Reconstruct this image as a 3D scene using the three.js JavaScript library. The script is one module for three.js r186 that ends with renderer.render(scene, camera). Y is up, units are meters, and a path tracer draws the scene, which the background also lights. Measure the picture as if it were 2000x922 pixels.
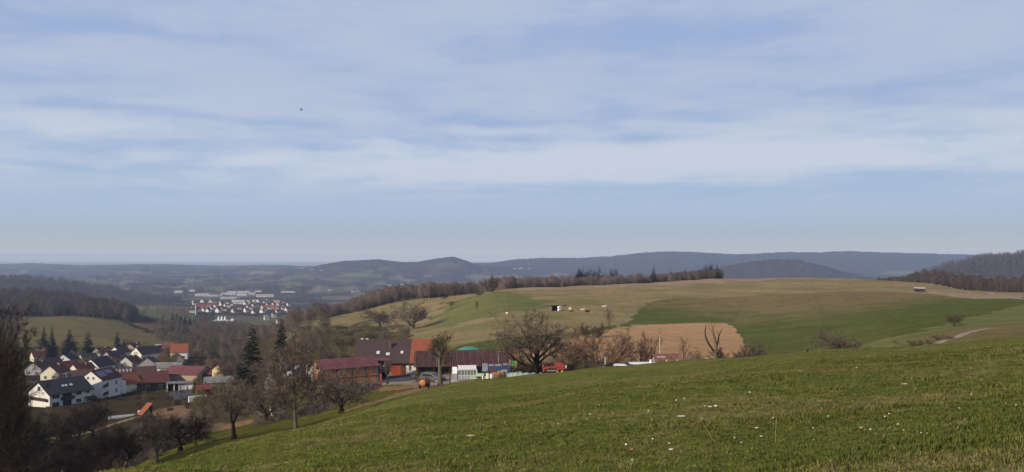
import * as THREE from 'three';
import { mergeGeometries } from 'three/addons/utils/BufferGeometryUtils.js';
import { MarchingCubes } from 'three/addons/objects/MarchingCubes.js';
import { createNoise2D } from 'simplex-noise';

// ------------------------------------------------------------------ camera, sky, sun, exposure
const scene = new THREE.Scene();
const FOCAL = 1540, EYE = 512;                       // focal length and eye level, in units of a 2000 x 922 frame
const camera = new THREE.PerspectiveCamera(2 * Math.atan(461 / FOCAL) * 180 / Math.PI, 2000 / 922, 0.3, 30000);
camera.setViewOffset(2000, 922, 0, 461 - EYE, 2000, 922);
camera.position.set(0, 0, 0);
camera.lookAt(0, 0, -1);

const renderer = new THREE.WebGLRenderer({ antialias: true });
renderer.toneMapping = THREE.LinearToneMapping;
renderer.toneMappingExposure = 1.07;
renderer.shadowMap.enabled = true;

const SUN_DIR = new THREE.Vector3(-0.68, 0.42, 0.63).normalize();
const sun = new THREE.DirectionalLight(new THREE.Color(1, 0.86, 0.66), 4.5);
sun.position.copy(SUN_DIR).multiplyScalar(900);
sun.castShadow = true;
sun.shadow.radius = 2.5;
sun.shadow.mapSize.set(4096, 4096);
Object.assign(sun.shadow.camera, { left: -500, right: 500, top: 500, bottom: -500, near: 1, far: 3000 });
scene.add(sun, sun.target);

const rngOf = (seed) => { let s = seed >>> 0; return () => { s = (s + 0x6d2b79f5) | 0; let t = Math.imul(s ^ (s >>> 15), 1 | s); t = (t + Math.imul(t ^ (t >>> 7), 61 | t)) ^ t; return ((t ^ (t >>> 14)) >>> 0) / 4294967296; }; };
const noiseA = createNoise2D(rngOf(11)), noiseB = createNoise2D(rngOf(12)), noiseC = createNoise2D(rngOf(13));
const fbm = (n, x, y, oct = 4, gain = 0.5) => { let s = 0, a = 1, t = 0; for (let i = 0; i < oct; i++) { s += a * n(x, y); t += a; a *= gain; x = x * 2.03 + 7.1; y = y * 2.03 - 3.7; } return s / t; };
const clamp = (x, a = 0, b = 1) => Math.min(b, Math.max(a, x));
const smooth = (a, b, x) => { const t = clamp((x - a) / (b - a)); return t * t * (3 - 2 * t); };
const lerp = (a, b, t) => a + (b - a) * t;
const along = (pts, x) => {                          // piecewise linear through [x, value] pairs
  if (x <= pts[0][0]) return pts[0][1];
  for (let i = 1; i < pts.length; i++) if (x <= pts[i][0]) return lerp(pts[i - 1][1], pts[i][1], (x - pts[i - 1][0]) / (pts[i][0] - pts[i - 1][0]));
  return pts[pts.length - 1][1];
};

// thin high cloud over a pale blue spring sky: [azimuth, elevation, half width, half height, amount] in degrees
const STREAKS = [
  [14, 7.2, 26, 1.15, 1.0], [-4, 6.4, 12, 0.7, 0.5], [22, 9.3, 16, 0.8, 0.55], [-24, 8.6, 10, 0.9, 0.45], [-16, 12.2, 16, 1.5, 0.5], [0, 9.6, 4, 0.35, 0.6],
  [6, 9.0, 9, 0.4, -0.75], [0, 10.1, 5, 0.3, -0.55], [-8, 12.1, 4, 0.5, -0.6], [8, 15.6, 11, 1.0, -0.85], [-28, 14.9, 9, 0.45, -0.75], [-26, 9.7, 10, 0.4, -0.8],
  [-24, 7.6, 12, 0.5, -0.5], [-25, 6.2, 10, 0.35, -0.5], [10, 8.5, 8, 0.25, -0.35], [20, 5.2, 20, 0.7, -0.6], [-30, 17.6, 6, 1.2, 0.5], [30, 14.5, 6, 2.5, 0.6], [-12, 15.5, 9, 0.8, 0.3], [14, 12.6, 12, 1.0, 0.45], [3, 17.8, 10, 0.9, 0.35],
];
const AIR = [[-90, [0.16, 0.16, 0.14]], [-1, [0.55, 0.53, 0.5]], [0, [0.78, 0.76, 0.67]], [0.5, [0.74, 0.73, 0.65]], [1.0, [0.53, 0.55, 0.55]], [2.0, [0.425, 0.485, 0.56]], [3.4, [0.395, 0.505, 0.645]], [6, [0.345, 0.465, 0.65]], [10, [0.325, 0.43, 0.64]], [18, [0.305, 0.405, 0.64]], [40, [0.15, 0.24, 0.49]], [90, [0.09, 0.165, 0.38]]];
{
  const W = 2560, H = 1280, data = new Float32Array(W * H * 4), R = 180 / Math.PI;
  for (let row = 0; row < H; row++) {
    const up = ((row + 0.5) / H - 0.5) * Math.PI, el = up * R;
    const base = [0, 1, 2].map((c) => along(AIR.map(([e, k]) => [e, k[c]]), el));
    for (let col = 0; col < W; col++) {
      const round = ((col + 0.5) / W - 0.5) * 2 * Math.PI, x = Math.cos(round) * Math.cos(up), z = Math.sin(round) * Math.cos(up), y = Math.sin(up);
      const az = Math.atan2(x, -z) * R;
      let a = 0;
      if (el > 0) {
        const k = 1 / (y + 0.06), wx = x * k, wz = z * k;
        const warp = noiseB(wx * 0.22 + 4, wz * 0.22) * 0.5;
        let n = 0.62 * fbm(noiseA, wx * 0.34 + warp, wz * 0.6 + warp, 5, 0.55) + 0.42 * fbm(noiseC, wx * 1.1 - wz * 0.35, wz * 1.7 + warp * 2, 4, 0.55) + 0.20;
        for (const [sa, se, wa, we, amt] of STREAKS) {
          let da = az - sa; if (da > 180) da -= 360; if (da < -180) da += 360;
          const ea = el - se - 0.03 * da * 0.3 - 0.35 * noiseC(az * 0.09, se), q = (da / wa) ** 2 + (ea / we) ** 2;
          if (q < 9) n += amt * 0.72 * Math.exp(-q);
        }
        const fibre = 0.5 * noiseA(az * 0.16 + warp * 2, el * 2.1 - az * 0.05) + 0.3 * noiseB(az * 0.45 + warp * 3, el * 4.6 - az * 0.16) + 0.2 * noiseC(az * 1.1, el * 8 - az * 0.4);
        a = smooth(-0.5, 0.75, n + 0.26 * fibre) * smooth(2.4, 6.0, el);
        a = a * 0.95 * lerp(1, 0.55, smooth(20, 60, el));
      }
      const low = Math.exp(-((el - 7.2) ** 2) / 9);
      const cloud = [lerp(0.44, 0.56, low), lerp(0.505, 0.615, low), lerp(0.655, 0.715, low)];
      for (let c = 0; c < 3; c++) data[(row * W + col) * 4 + c] = lerp(base[c], cloud[c], a);
      data[(row * W + col) * 4 + 3] = 1;
    }
  }
  const tex = new THREE.DataTexture(data, W, H, THREE.RGBAFormat, THREE.FloatType);
  tex.mapping = THREE.EquirectangularReflectionMapping;
  tex.magFilter = THREE.LinearFilter;
  tex.needsUpdate = true;
  scene.background = tex;
  scene.environment = tex;
}
scene.fog = new THREE.FogExp2(new THREE.Color(0.54, 0.70, 1.0), 0.000097);

// ------------------------------------------------------------------ naming, geometry and material helpers
const taken = new Map();
const numbered = (name) => { const n = taken.get(name) ?? 0; taken.set(name, n + 1); return n ? name + '_' + String(n).padStart(3, '0') : name; };
const tag = (o, label, category, group, kind) => { o.userData.label = label; if (category) o.userData.category = category; if (group) o.userData.group = group; if (kind) o.userData.kind = kind; return o; };
function thing(name, label, category, [x, y, z] = [0, 0, 0], turn = 0, group) {
  const o = new THREE.Group(); o.name = numbered(name); scene.add(o);
  o.position.set(x, y, z); o.rotation.y = turn; tag(o, label, category, group); return o;
}
function dup(root, [x, y, z], turn, label, group, scale = 1) {
  const r = root.clone(); r.name = numbered(root.name.replace(/_\d{3}$/, '')); r.userData = { ...root.userData }; scene.add(r);
  r.position.set(x, y, z); r.rotation.y = turn; if (Array.isArray(scale)) r.scale.set(...scale); else r.scale.setScalar(scale);
  if (label) r.userData.label = label;
  if (group) r.userData.group = group; else delete r.userData.group;
  return r;
}
const V = (x, y, z) => new THREE.Vector3(x, y, z);
class MB {                                            // collects faces with uv in metres and becomes one mesh
  constructor() { this.p = []; this.n = []; this.t = []; }
  vert(v, n, u, w) { this.p.push(v.x, v.y, v.z); this.n.push(n.x, n.y, n.z); this.t.push(u, w); }
  tri(a, b, c, n) {
    n = n ?? b.clone().sub(a).cross(c.clone().sub(a)).normalize();
    const e = b.clone().sub(a), l = e.length() || 1, ex = e.divideScalar(l), ey = n.clone().cross(ex);
    const q = c.clone().sub(a);
    this.vert(a, n, 0, 0); this.vert(b, n, l, 0); this.vert(c, n, q.dot(ex), q.dot(ey)); return this;
  }
  quad(a, b, c, d) {
    const n = b.clone().sub(a).cross(d.clone().sub(a)).normalize(), ex = b.clone().sub(a).normalize(), ey = n.clone().cross(ex);
    const uv = (p) => { const q = p.clone().sub(a); return [q.dot(ex), q.dot(ey)]; };
    for (const p of [a, b, c, a, c, d]) this.vert(p, n, ...uv(p));
    return this;
  }
  box(cx, cy, cz, sx, sy, sz, turn = 0, tilt = 0) {
    const e = new THREE.Matrix4().makeRotationFromEuler(new THREE.Euler(0, turn, tilt)), k = (i, j, l) => V(i * sx / 2, j * sy / 2, l * sz / 2).applyMatrix4(e).add(V(cx, cy, cz));
    const P = (s) => k(...[...s].map((c) => (c === '+' ? 1 : -1)));
    this.quad(P('--+'), P('+-+'), P('+++'), P('-++')); this.quad(P('+--'), P('---'), P('-+-'), P('++-'));
    this.quad(P('---'), P('--+'), P('-++'), P('-+-')); this.quad(P('+-+'), P('+--'), P('++-'), P('+++'));
    this.quad(P('-++'), P('+++'), P('++-'), P('-+-')); this.quad(P('---'), P('+--'), P('+-+'), P('--+'));
    return this;
  }
  bar(a, b, r0, r1 = r0, n = 6, caps = false) {
    const d = b.clone().sub(a), l = d.length(); d.normalize();
    const s = Math.abs(d.y) > 0.9 ? V(1, 0, 0) : V(0, 1, 0), x = s.cross(d).normalize(), y = d.clone().cross(x);
    const ring = (i) => { const t = i / n * Math.PI * 2; return x.clone().multiplyScalar(Math.cos(t)).addScaledVector(y, Math.sin(t)); };
    for (let i = 0; i < n; i++) {
      const m0 = ring(i), m1 = ring(i + 1), a0 = a.clone().addScaledVector(m0, r0), a1 = a.clone().addScaledVector(m1, r0), b0 = b.clone().addScaledVector(m0, r1), b1 = b.clone().addScaledVector(m1, r1);
      const u0 = i / n * r0 * 6.28, u1 = (i + 1) / n * r0 * 6.28;
      this.vert(a0, m0, u0, 0); this.vert(a1, m1, u1, 0); this.vert(b1, m1, u1, l); this.vert(a0, m0, u0, 0); this.vert(b1, m1, u1, l); this.vert(b0, m0, u0, l);
      if (caps) { this.tri(a, a1, a0); this.tri(b, b0, b1); }
    }
    return this;
  }
  geo() {
    const g = new THREE.BufferGeometry();
    g.setAttribute('position', new THREE.Float32BufferAttribute(this.p, 3)); g.setAttribute('normal', new THREE.Float32BufferAttribute(this.n, 3)); g.setAttribute('uv', new THREE.Float32BufferAttribute(this.t, 2));
    return g;
  }
  build(name, material, parent = scene) { return mesh(name, this.geo(), material, parent); }
}
function mesh(name, geometry, material, parent = scene) {
  const m = new THREE.Mesh(geometry, material); m.name = parent === scene ? numbered(name) : name; m.castShadow = m.receiveShadow = true; parent.add(m); return m;
}
function tile(size, f, repeat, srgb = false) {         // a repeating computed texture; f(u, v, wrapped noise) gives a grey or [r, g, b]
  const data = new Uint8Array(size * size * 4);
  const wrapped = (n, u, v, k) => { const a = u * 6.2832, b = v * 6.2832, s = k / 6.2832; return 0.5 * (n(Math.cos(a) * s + 9, Math.sin(a) * s + Math.cos(b) * s) + n(Math.sin(b) * s - 5, Math.cos(a) * s - Math.sin(b) * s)); };
  for (let j = 0; j < size; j++) for (let i = 0; i < size; i++) {
    const r = f((i + 0.5) / size, (j + 0.5) / size, wrapped), q = Array.isArray(r) ? r : [r, r, r];
    for (let c = 0; c < 3; c++) data[(j * size + i) * 4 + c] = clamp(q[c]) * 255;
    data[(j * size + i) * 4 + 3] = 255;
  }
  const t = new THREE.DataTexture(data, size, size); t.wrapS = t.wrapT = THREE.RepeatWrapping; t.magFilter = THREE.LinearFilter; t.repeat.set(1 / repeat, 1 / repeat);
  if (srgb) t.colorSpace = THREE.SRGBColorSpace; t.needsUpdate = true; return t;
}
const rT = rngOf(5), speck = Array.from({ length: 256 * 256 }, () => rT());
const sp = (u, v, k) => speck[(Math.floor(v * k) % 256) * 256 + (Math.floor(u * k) % 256)];
const TEX = {
  ground: tile(256, (u, v, w) => 0.78 + 0.16 * w(noiseA, u, v, 9) + 0.10 * w(noiseB, u, v, 30) + 0.16 * (sp(u, v, 256) - 0.5), 9),
  plaster: tile(128, (u, v, w) => 0.9 + 0.07 * w(noiseA, u, v, 8) + 0.05 * w(noiseB, u, v, 25) + 0.04 * (sp(u, v, 128) - 0.5), 4),
  tiles: tile(128, (u, v) => { const row = Math.floor(v * 12), c = (u * 10 + (row % 2) * 0.5) % 1, r = (v * 12) % 1; return 0.82 + 0.14 * (sp((Math.floor(u * 10 + (row % 2) * 0.5) % 10) / 10, row / 12, 97) - 0.5) - 0.35 * smooth(0.82, 1, r) - 0.12 * smooth(0.35, 0.5, Math.abs(c - 0.5)); }, 3.6),
  bricks: tile(256, (u, v) => { const row = Math.floor(v * 16), x = u * 8 + (row % 2) * 0.5, c = x % 1, r = (v * 16) % 1, m = Math.max(smooth(0.44, 0.48, Math.abs(c - 0.5)), smooth(0.38, 0.44, Math.abs(r - 0.5))), k = 0.7 + 0.5 * (sp((Math.floor(x) % 8) / 8, row / 16, 71) - 0.5); return [lerp(k, 0.75, m), lerp(k * 0.9, 0.72, m), lerp(k * 0.85, 0.7, m)]; }, 2),
  boards: tile(128, (u, v, w) => { const c = (u * 8) % 1; return 0.8 + 0.2 * (sp(Math.floor(u * 8) / 8, 0.3, 53) - 0.5) + 0.08 * w(noiseA, u, v * 0.2, 20) - 0.4 * smooth(0.42, 0.5, Math.abs(c - 0.5)); }, 1.6),
  bark: tile(128, (u, v, w) => 0.75 + 0.25 * w(noiseA, u, v * 0.3, 16) + 0.2 * (sp(u, v * 0.25, 128) - 0.5), 1.2),
  stain: tile(128, (u, v, w) => 0.72 + 0.34 * w(noiseA, u, v, 6) + 0.16 * w(noiseB, u, v, 18), 7),
};
const mats = new Map();
function M(r, g, b, o = {}) {                          // linear base colour
  const key = [r, g, b, o.map?.uuid, o.rough, o.metal, o.bump?.uuid, o.trans].join();
  if (!mats.has(key)) {
    const rough = o.rough ?? 0.9, m = new THREE.MeshPhysicalMaterial({ color: new THREE.Color().setRGB(r, g, b), roughness: rough, metalness: o.metal ?? 0, specularIntensity: rough >= 1 ? 0 : rough > 0.85 ? 0.3 : 1 });
    if (o.map) m.map = o.map;
    if (o.bump) { m.bumpMap = o.bump; m.bumpScale = o.bumpScale ?? 0.03; }
    mats.set(key, m);
  }
  return mats.get(key);
}

// ------------------------------------------------------------------ the land: metres below the eye along nine bearings, [distance, drop], then ridges on top
const FAR_LEFT = [[2200, 118], [2800, 132], [3400, 138], [4500, 128], [6000, 96], [7500, 60], [9500, 44], [13000, 60]];
const FAR_MID = [[2000, 126], [2800, 135], [3600, 132], [4500, 124], [6000, 104], [8000, 70], [10000, 50], [13000, 60]];
const LAND = [
  [-500, [[18, 7.5], [30, 14], [60, 27], [90, 35], [130, 41], [160, 43], [200, 46], [260, 50], [330, 55], [450, 60], [600, 63], [750, 63], [900, 55], [1050, 42], [1250, 30], [1500, 40], [1800, 55], ...FAR_LEFT]],
  [0, [[8, 3.0], [18, 5.3], [30, 11], [60, 24], [90, 33], [130, 40], [160, 42.5], [200, 45], [260, 48.5], [330, 53], [450, 59], [600, 63.5], [750, 64], [900, 62], [1150, 58], [1350, 60], [1700, 80], ...FAR_LEFT]],
  [150, [[8, 2.9], [18, 4.9], [24, 7.2], [35, 11.5], [60, 21], [90, 30.5], [130, 38], [160, 41.5], [200, 44.5], [260, 48], [330, 52.5], [450, 58.5], [600, 63], [750, 63.8], [880, 61.5], [1100, 63], [1350, 74], [1700, 90], ...FAR_LEFT]],
  [300, [[8, 2.85], [16, 4.2], [22, 5.7], [40, 11.6], [60, 17], [75, 20], [90, 23], [110, 26.5], [140, 31.2], [170, 36], [200, 40.5], [240, 44.5], [290, 48], [350, 52], [450, 57.5], [600, 63.5], [750, 68], [880, 72], [1000, 75], [1300, 84], [1800, 101], ...FAR_LEFT]],
  [450, [[8, 2.8], [16, 4.2], [25, 5.9], [35, 8.3], [50, 12], [70, 16.1], [88, 19.9], [110, 24], [140, 29], [170, 33.6], [200, 37.6], [240, 41.8], [290, 45.5], [350, 50], [450, 56.5], [600, 64], [750, 72], [900, 80], [1200, 97], [1600, 113], ...FAR_LEFT]],
  [600, [[8, 2.75], [16, 4.0], [25, 5.45], [40, 8.5], [60, 12.8], [80, 17], [100, 20.5], [120, 23.2], [140, 24.6], [165, 25.5], [190, 27.5], [230, 31.5], [280, 34], [340, 35], [420, 35.5], [500, 37.5], [560, 43], [700, 62], [900, 85], [1300, 108], ...FAR_MID]],
  [800, [[8, 2.7], [16, 3.85], [30, 5.9], [50, 9], [75, 12.9], [100, 16.9], [112, 18.7], [125, 20.2], [140, 21.3], [155, 22.5], [175, 24.4], [220, 27], [280, 29], [340, 31.2], [410, 34.4], [500, 33], [600, 29.6], [650, 29.8], [700, 36], [900, 62], [1300, 98], ...FAR_MID]],
  [1000, [[8, 2.6], [16, 3.7], [30, 5.5], [50, 8.2], [75, 11.5], [100, 14.8], [120, 17.5], [132, 19.2], [150, 21.2], [170, 22.7], [200, 24.3], [240, 25], [300, 25], [370, 22.5], [450, 19], [520, 18], [600, 22.5], [800, 50], [1300, 95], ...FAR_MID]],
  [1200, [[8, 2.5], [16, 3.5], [30, 4.9], [50, 7.3], [75, 10.4], [100, 13.3], [112, 15.2], [125, 17.2], [150, 21], [175, 23], [200, 24], [250, 25], [300, 25], [360, 23.5], [450, 19.5], [560, 16.6], [600, 17.2], [680, 23], [900, 50], [1300, 90], ...FAR_MID]],
  [1400, [[8, 2.4], [16, 3.25], [30, 4.6], [50, 6.7], [75, 9.3], [90, 11.1], [105, 13.6], [125, 17], [150, 20.5], [180, 23], [210, 24], [260, 24.5], [310, 24.5], [380, 22.5], [480, 18.5], [580, 15.5], [640, 14.4], [690, 15], [760, 19], [900, 40], [1300, 80], ...FAR_MID]],
  [1600, [[8, 2.3], [16, 3.05], [30, 4.2], [50, 6], [65, 7.5], [80, 9.1], [95, 11.6], [120, 15.5], [150, 19], [180, 21], [210, 21.6], [260, 21.4], [330, 20.4], [420, 18], [520, 15.5], [620, 13.6], [680, 13.9], [750, 16.5], [900, 38], [1300, 75], ...FAR_MID]],
  [1800, [[8, 2.2], [16, 2.84], [30, 3.9], [45, 5.2], [60, 6.6], [75, 8.0], [95, 10.2], [115, 12], [140, 13.3], [170, 14.6], [210, 16], [260, 17], [330, 17.4], [400, 17], [450, 16.7], [520, 15.9], [600, 16], [660, 18], [750, 26], [900, 45], [1300, 70], ...FAR_MID]],
  [2000, [[8, 2.05], [16, 2.55], [30, 3.4], [45, 4.5], [60, 5.9], [80, 7.7], [110, 9.8], [150, 12], [200, 14], [260, 15.3], [330, 15.9], [420, 16.6], [480, 19], [600, 30], [900, 50], [1300, 60], ...FAR_MID]],
  [2600, [[8, 1.7], [16, 1.7], [30, 2], [45, 3], [60, 4.2], [80, 5.7], [110, 7.6], [150, 10], [200, 12], [260, 13.3], [330, 14], [420, 15], [480, 18], [600, 30], [900, 50], [1300, 60], ...FAR_MID]],
].map(([px, pairs]) => {
  const u = (px - 1000) / FOCAL, all = [[1, 1.6 + 0.13 - 0.1 * u], [3, 1.6 + 0.39 - 0.3 * u], ...pairs], x = all.map((p) => Math.log(p[0])), y = all.map((p) => p[1]), n = x.length;
  const d = [], m = [];
  for (let i = 0; i < n - 1; i++) d.push((y[i + 1] - y[i]) / (x[i + 1] - x[i]));
  for (let i = 0; i < n; i++) m.push(i === 0 ? d[0] : i === n - 1 ? d[n - 2] : d[i - 1] * d[i] <= 0 ? 0 : 2 * d[i - 1] * d[i] / (d[i - 1] + d[i]));
  return { px, x, y, m, n };
});
function columnDrop(c, lx) {
  const { x, y, m, n } = c;
  if (lx <= x[0]) return y[0]; if (lx >= x[n - 1]) return y[n - 1];
  let a = 0, b = n - 1; while (b - a > 1) { const k = (a + b) >> 1; if (x[k] <= lx) a = k; else b = k; }
  const h = x[b] - x[a], t = (lx - x[a]) / h, t2 = t * t, t3 = t2 * t;
  return (2 * t3 - 3 * t2 + 1) * y[a] + (t3 - 2 * t2 + t) * h * m[a] + (-2 * t3 + 3 * t2) * y[b] + (t3 - t2) * h * m[b];
}
// crest lines of the far hills: bearing against height of the skyline, at their distance; front and back are the reach of the slopes
const RIDGES = [
  { D: 6000, front: 1500, back: 1500, tree: 3, pts: [[480, 536], [560, 527], [600, 523.5], [640, 515], [665, 510], [700, 508.5], [735, 506.5], [770, 510], [790, 512], [815, 511.5], [850, 505], [885, 501.5], [905, 507], [930, 516], [960, 522], [1000, 530], [1060, 540]] },
  { D: 7600, front: 2300, back: 1800, tree: 5, pts: [[860, 530], [930, 522], [960, 514], [1000, 507], [1060, 504], [1130, 504], [1200, 500], [1250, 494], [1290, 491], [1340, 492], [1400, 494.5], [1440, 497], [1490, 494.5], [1540, 492], [1600, 493], [1660, 490], [1710, 492.5], [1800, 495], [1880, 497], [1960, 499], [2100, 500], [2600, 504], [3200, 508]] },
  { D: 4300, front: 900, back: 900, tree: 5, pts: [[1330, 545], [1380, 530], [1420, 519], [1470, 510], [1520, 506], [1560, 508], [1600, 517], [1640, 529], [1690, 540], [1740, 548]] },
  { D: 2300, front: 800, back: 700, tree: 5, pts: [[1720, 558], [1770, 544], [1800, 535], [1840, 522], [1880, 511], [1920, 503], [1960, 499], [2000, 496], [2100, 492], [2500, 485], [3200, 494]] },
  { D: 8800, front: 2600, back: 1600, tree: 6, pts: [[-1200, 515], [-200, 516.5], [-60, 518], [0, 516.5], [60, 514], [110, 516.5], [160, 518.5], [240, 517], [320, 516], [370, 518], [440, 520.5], [490, 518.5], [540, 517.5], [580, 521], [700, 520], [880, 517], [940, 513.5], [1000, 515], [1500, 518], [3200, 518]] },
  { D: 7000, front: 1400, back: 1200, tree: 5, pts: [[-1200, 523], [-100, 521], [60, 525], [180, 528], [300, 522], [370, 526], [450, 521.5], [520, 521], [560, 524.5], [600, 530], [700, 540], [900, 545]] },
  { D: 5000, front: 900, back: 900, tree: 4, pts: [[-1200, 538], [-100, 539], [60, 536], [160, 541], [260, 537], [330, 542], [420, 538], [500, 541], [560, 538], [640, 546], [720, 552]] },
  { D: 3700, front: 500, back: 500, tree: 4, pts: [[-1200, 552], [-50, 550], [100, 546], [200, 553], [300, 551], [380, 557], [450, 560], [520, 556], [600, 560], [680, 556], [760, 562]] },
  { D: 2500, front: 700, back: 600, tree: 0, pts: [[-1200, 530], [-200, 541], [0, 546], [60, 548], [120, 554], [180, 564], [240, 574], [300, 584], [350, 594], [400, 602], [480, 612]] },
  { D: 1250, front: 260, back: 260, tree: 0, pts: [[-1200, 560], [-100, 578], [0, 582], [80, 583], [150, 590], [200, 603], [250, 617], [300, 630], [400, 640]] },
];
function dropAt(u, D, far) {
  const px = 1000 + u * FOCAL, lx = Math.log(Math.max(D, 1)), n = LAND.length;
  let i = 0; while (i < n - 2 && px > LAND[i + 1].px) i++;
  const c = LAND, t = clamp((px - c[i].px) / (c[i + 1].px - c[i].px)), h = c[i + 1].px - c[i].px, y0 = columnDrop(c[i], lx), y1 = columnDrop(c[i + 1], lx);
  const s = (y1 - y0) / h, sl = i > 0 ? (y0 - columnDrop(c[i - 1], lx)) / (c[i].px - c[i - 1].px) : s, sr = i < n - 2 ? (columnDrop(c[i + 2], lx) - y1) / (c[i + 2].px - c[i + 1].px) : s;
  const m0 = sl * s <= 0 ? 0 : 2 * sl * s / (sl + s), m1 = sr * s <= 0 ? 0 : 2 * sr * s / (sr + s), t2 = t * t, t3 = t2 * t;
  let drop = (2 * t3 - 3 * t2 + 1) * y0 + (t3 - 2 * t2 + t) * h * m0 + (-2 * t3 + 3 * t2) * y1 + (t3 - t2) * h * m1;
  if (D > 900) {
    for (const r of RIDGES) {
      const q = D < r.D ? (r.D - D) / r.front : (D - r.D) / r.back;
      if (q >= 1) continue;
      const beyond = Math.max(0, r.pts[0][0] - px, px - r.pts[r.pts.length - 1][0]);
      const crest = (along(r.pts, px) + 0.3 * beyond - EYE) / FOCAL * r.D, w = D < r.D ? 0.5 + 0.5 * Math.cos(Math.PI * Math.pow(q, 0.85)) : 1 - smooth(0, 1, q);
      const bump = r.tree * (fbm(noiseB, px * 0.035 + r.D, D * 0.004, 3, 0.7) + 0.9 * noiseC(px * 0.16, D * 0.01)) + (r.tree > 2 ? 14 * noiseA(px * 0.02, D / 300) * Math.min(1, q * 3) : 0);
      drop = Math.min(drop, lerp(Math.max(drop, crest), crest, w) - bump * w);
    }
  }
  return drop;
}
const dropXZ = (x, z) => dropAt(x / Math.max(-z, 0.5), -z);
function heightAt(x, z) {
  const D = -z; let y = -dropXZ(x, z);
  if (D < 140) y += 0.07 * fbm(noiseA, x * 0.35, z * 0.35, 3) * smooth(140, 60, D) + 0.22 * noiseB(x * 0.06, z * 0.06) * smooth(4, 20, D);
  else if (D > 150) y += Math.min(0.9, D * 0.0012) * noiseB(x * 0.02, z * 0.02);
  return y;
}
const at = (px, D, up = 0) => { const x = (px - 1000) / FOCAL * D; return V(x, heightAt(x, -D) + up, -D); };       // a spot on the ground by bearing and distance
function ground(px, py, from = 4) {                    // where a line of sight first meets the ground
  const u = (px - 1000) / FOCAL, v = (py - EYE) / FOCAL;
  for (let D = from; D < 12000; D *= 1.004) if (dropAt(u, D) <= v * D) return V(u * D, -v * D, -D);
  return V(u * 12000, -v * 12000, -12000);
}
const GP = (px, py, from = 150) => { const g = ground(px, py, from); return [g.x, g.z]; };
const GD = (px, D) => [(px - 1000) / FOCAL * D, -D];
const inside = (poly, x, z) => { let k = false; for (let i = 0, j = poly.length - 1; i < poly.length; j = i++) { const [xi, zi] = poly[i], [xj, zj] = poly[j]; if ((zi > z) !== (zj > z) && x < (xj - xi) * (z - zi) / (zj - zi) + xi) k = !k; } return k; };
const toLine = (line, x, z) => { let best = 1e9; for (let i = 0; i < line.length - 1; i++) { const [ax, az] = line[i], [bx, bz] = line[i + 1], dx = bx - ax, dz = bz - az, t = clamp(((x - ax) * dx + (z - az) * dz) / (dx * dx + dz * dz)); best = Math.min(best, Math.hypot(x - ax - t * dx, z - az - t * dz)); } return best; };
const boxOf = (poly, pad) => { const xs = poly.map((p) => p[0]), zs = poly.map((p) => p[1]); return [Math.min(...xs) - pad, Math.max(...xs) + pad, Math.min(...zs) - pad, Math.max(...zs) + pad]; };

// fields, yards and tracks as patches of the one sheet of ground: later ones lie over earlier ones
const C = {
  meadow: [0.146, 0.152, 0.037], dry: [0.225, 0.175, 0.070], orchard: [0.105, 0.102, 0.021], rough: [0.125, 0.096, 0.042], pasture: [0.305, 0.226, 0.108], pastureGreen: [0.172, 0.174, 0.060],
  green: [0.112, 0.124, 0.034], stubble: [0.218, 0.162, 0.074], rim: [0.36, 0.25, 0.15], plough: [0.44, 0.262, 0.128], soil: [0.26, 0.155, 0.09], yard: [0.33, 0.245, 0.175], asphalt: [0.105, 0.10, 0.105],
  dim: [0.034, 0.03, 0.014], gravel: [0.36, 0.29, 0.21], valley: [0.062, 0.046, 0.024], garden: [0.050, 0.048, 0.018], woodfloor: [0.10, 0.074, 0.054], field: [0.165, 0.132, 0.055], red: [0.21, 0.115, 0.065], pale: [0.24, 0.21, 0.12], town: [0.10, 0.085, 0.066],  // dim is ground colour with the lower-left shade already in it
};
const REGIONS = [];
const region = (name, poly, colour, o = {}) => REGIONS.push({ name, poly, colour, box: boxOf(poly, o.wide ?? (o.rag ?? 0) * 2 + 2), ...o });
region('hillside_pasture', [GD(560, 330), GD(640, 215), GD(760, 190), GD(900, 175), GD(1010, 168), GD(1120, 160), GD(1300, 140), GD(1600, 118), GD(1800, 98), GD(2000, 80), GD(2900, 60), GD(2900, 700), GD(2000, 430), GD(1800, 700), GD(1600, 760), GD(1400, 760), GD(1200, 680), GD(1000, 570), GD(830, 660), GD(700, 610), GD(600, 560), GD(540, 470)], 'pasture', { rag: 2 });
region('hillside_pasture', [GP(830, 648), GP(850, 618), GP(880, 590), GP(930, 577), GP(1000, 572), GP(1075, 590), GP(1075, 601), GP(1000, 609), GP(930, 626)], 'pastureGreen', { rag: 8 });
region('hillside_pasture', [GD(560, 340), GP(572, 660), GP(640, 650), GP(700, 632), GP(760, 640), GP(800, 655), GP(720, 700), GD(720, 200), GD(620, 215)], 'rough', { rag: 5 });
region('hillside_pasture', [GP(1690, 672), GP(1780, 640), GP(1860, 622), GP(2000, 595), GD(2300, 300), GD(2300, 70), GD(2000, 72), GD(1800, 85), GD(1640, 120)], 'pastureGreen', { rag: 3 });
region('hillside_pasture', [GD(1700, 118), GD(1780, 130), GP(1860, 652), GP(2000, 628), GD(2300, 200), GD(2300, 70), GD(2000, 72), GD(1800, 90)], 'stubble', { rag: 4 });
region('hillside_pasture', [GD(1000, 500), GD(1200, 520), GD(1400, 590), GD(1600, 640), GD(1700, 640), GD(1700, 900), GD(1400, 900), GD(1000, 700)], 'rim', { rag: 6 });
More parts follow.
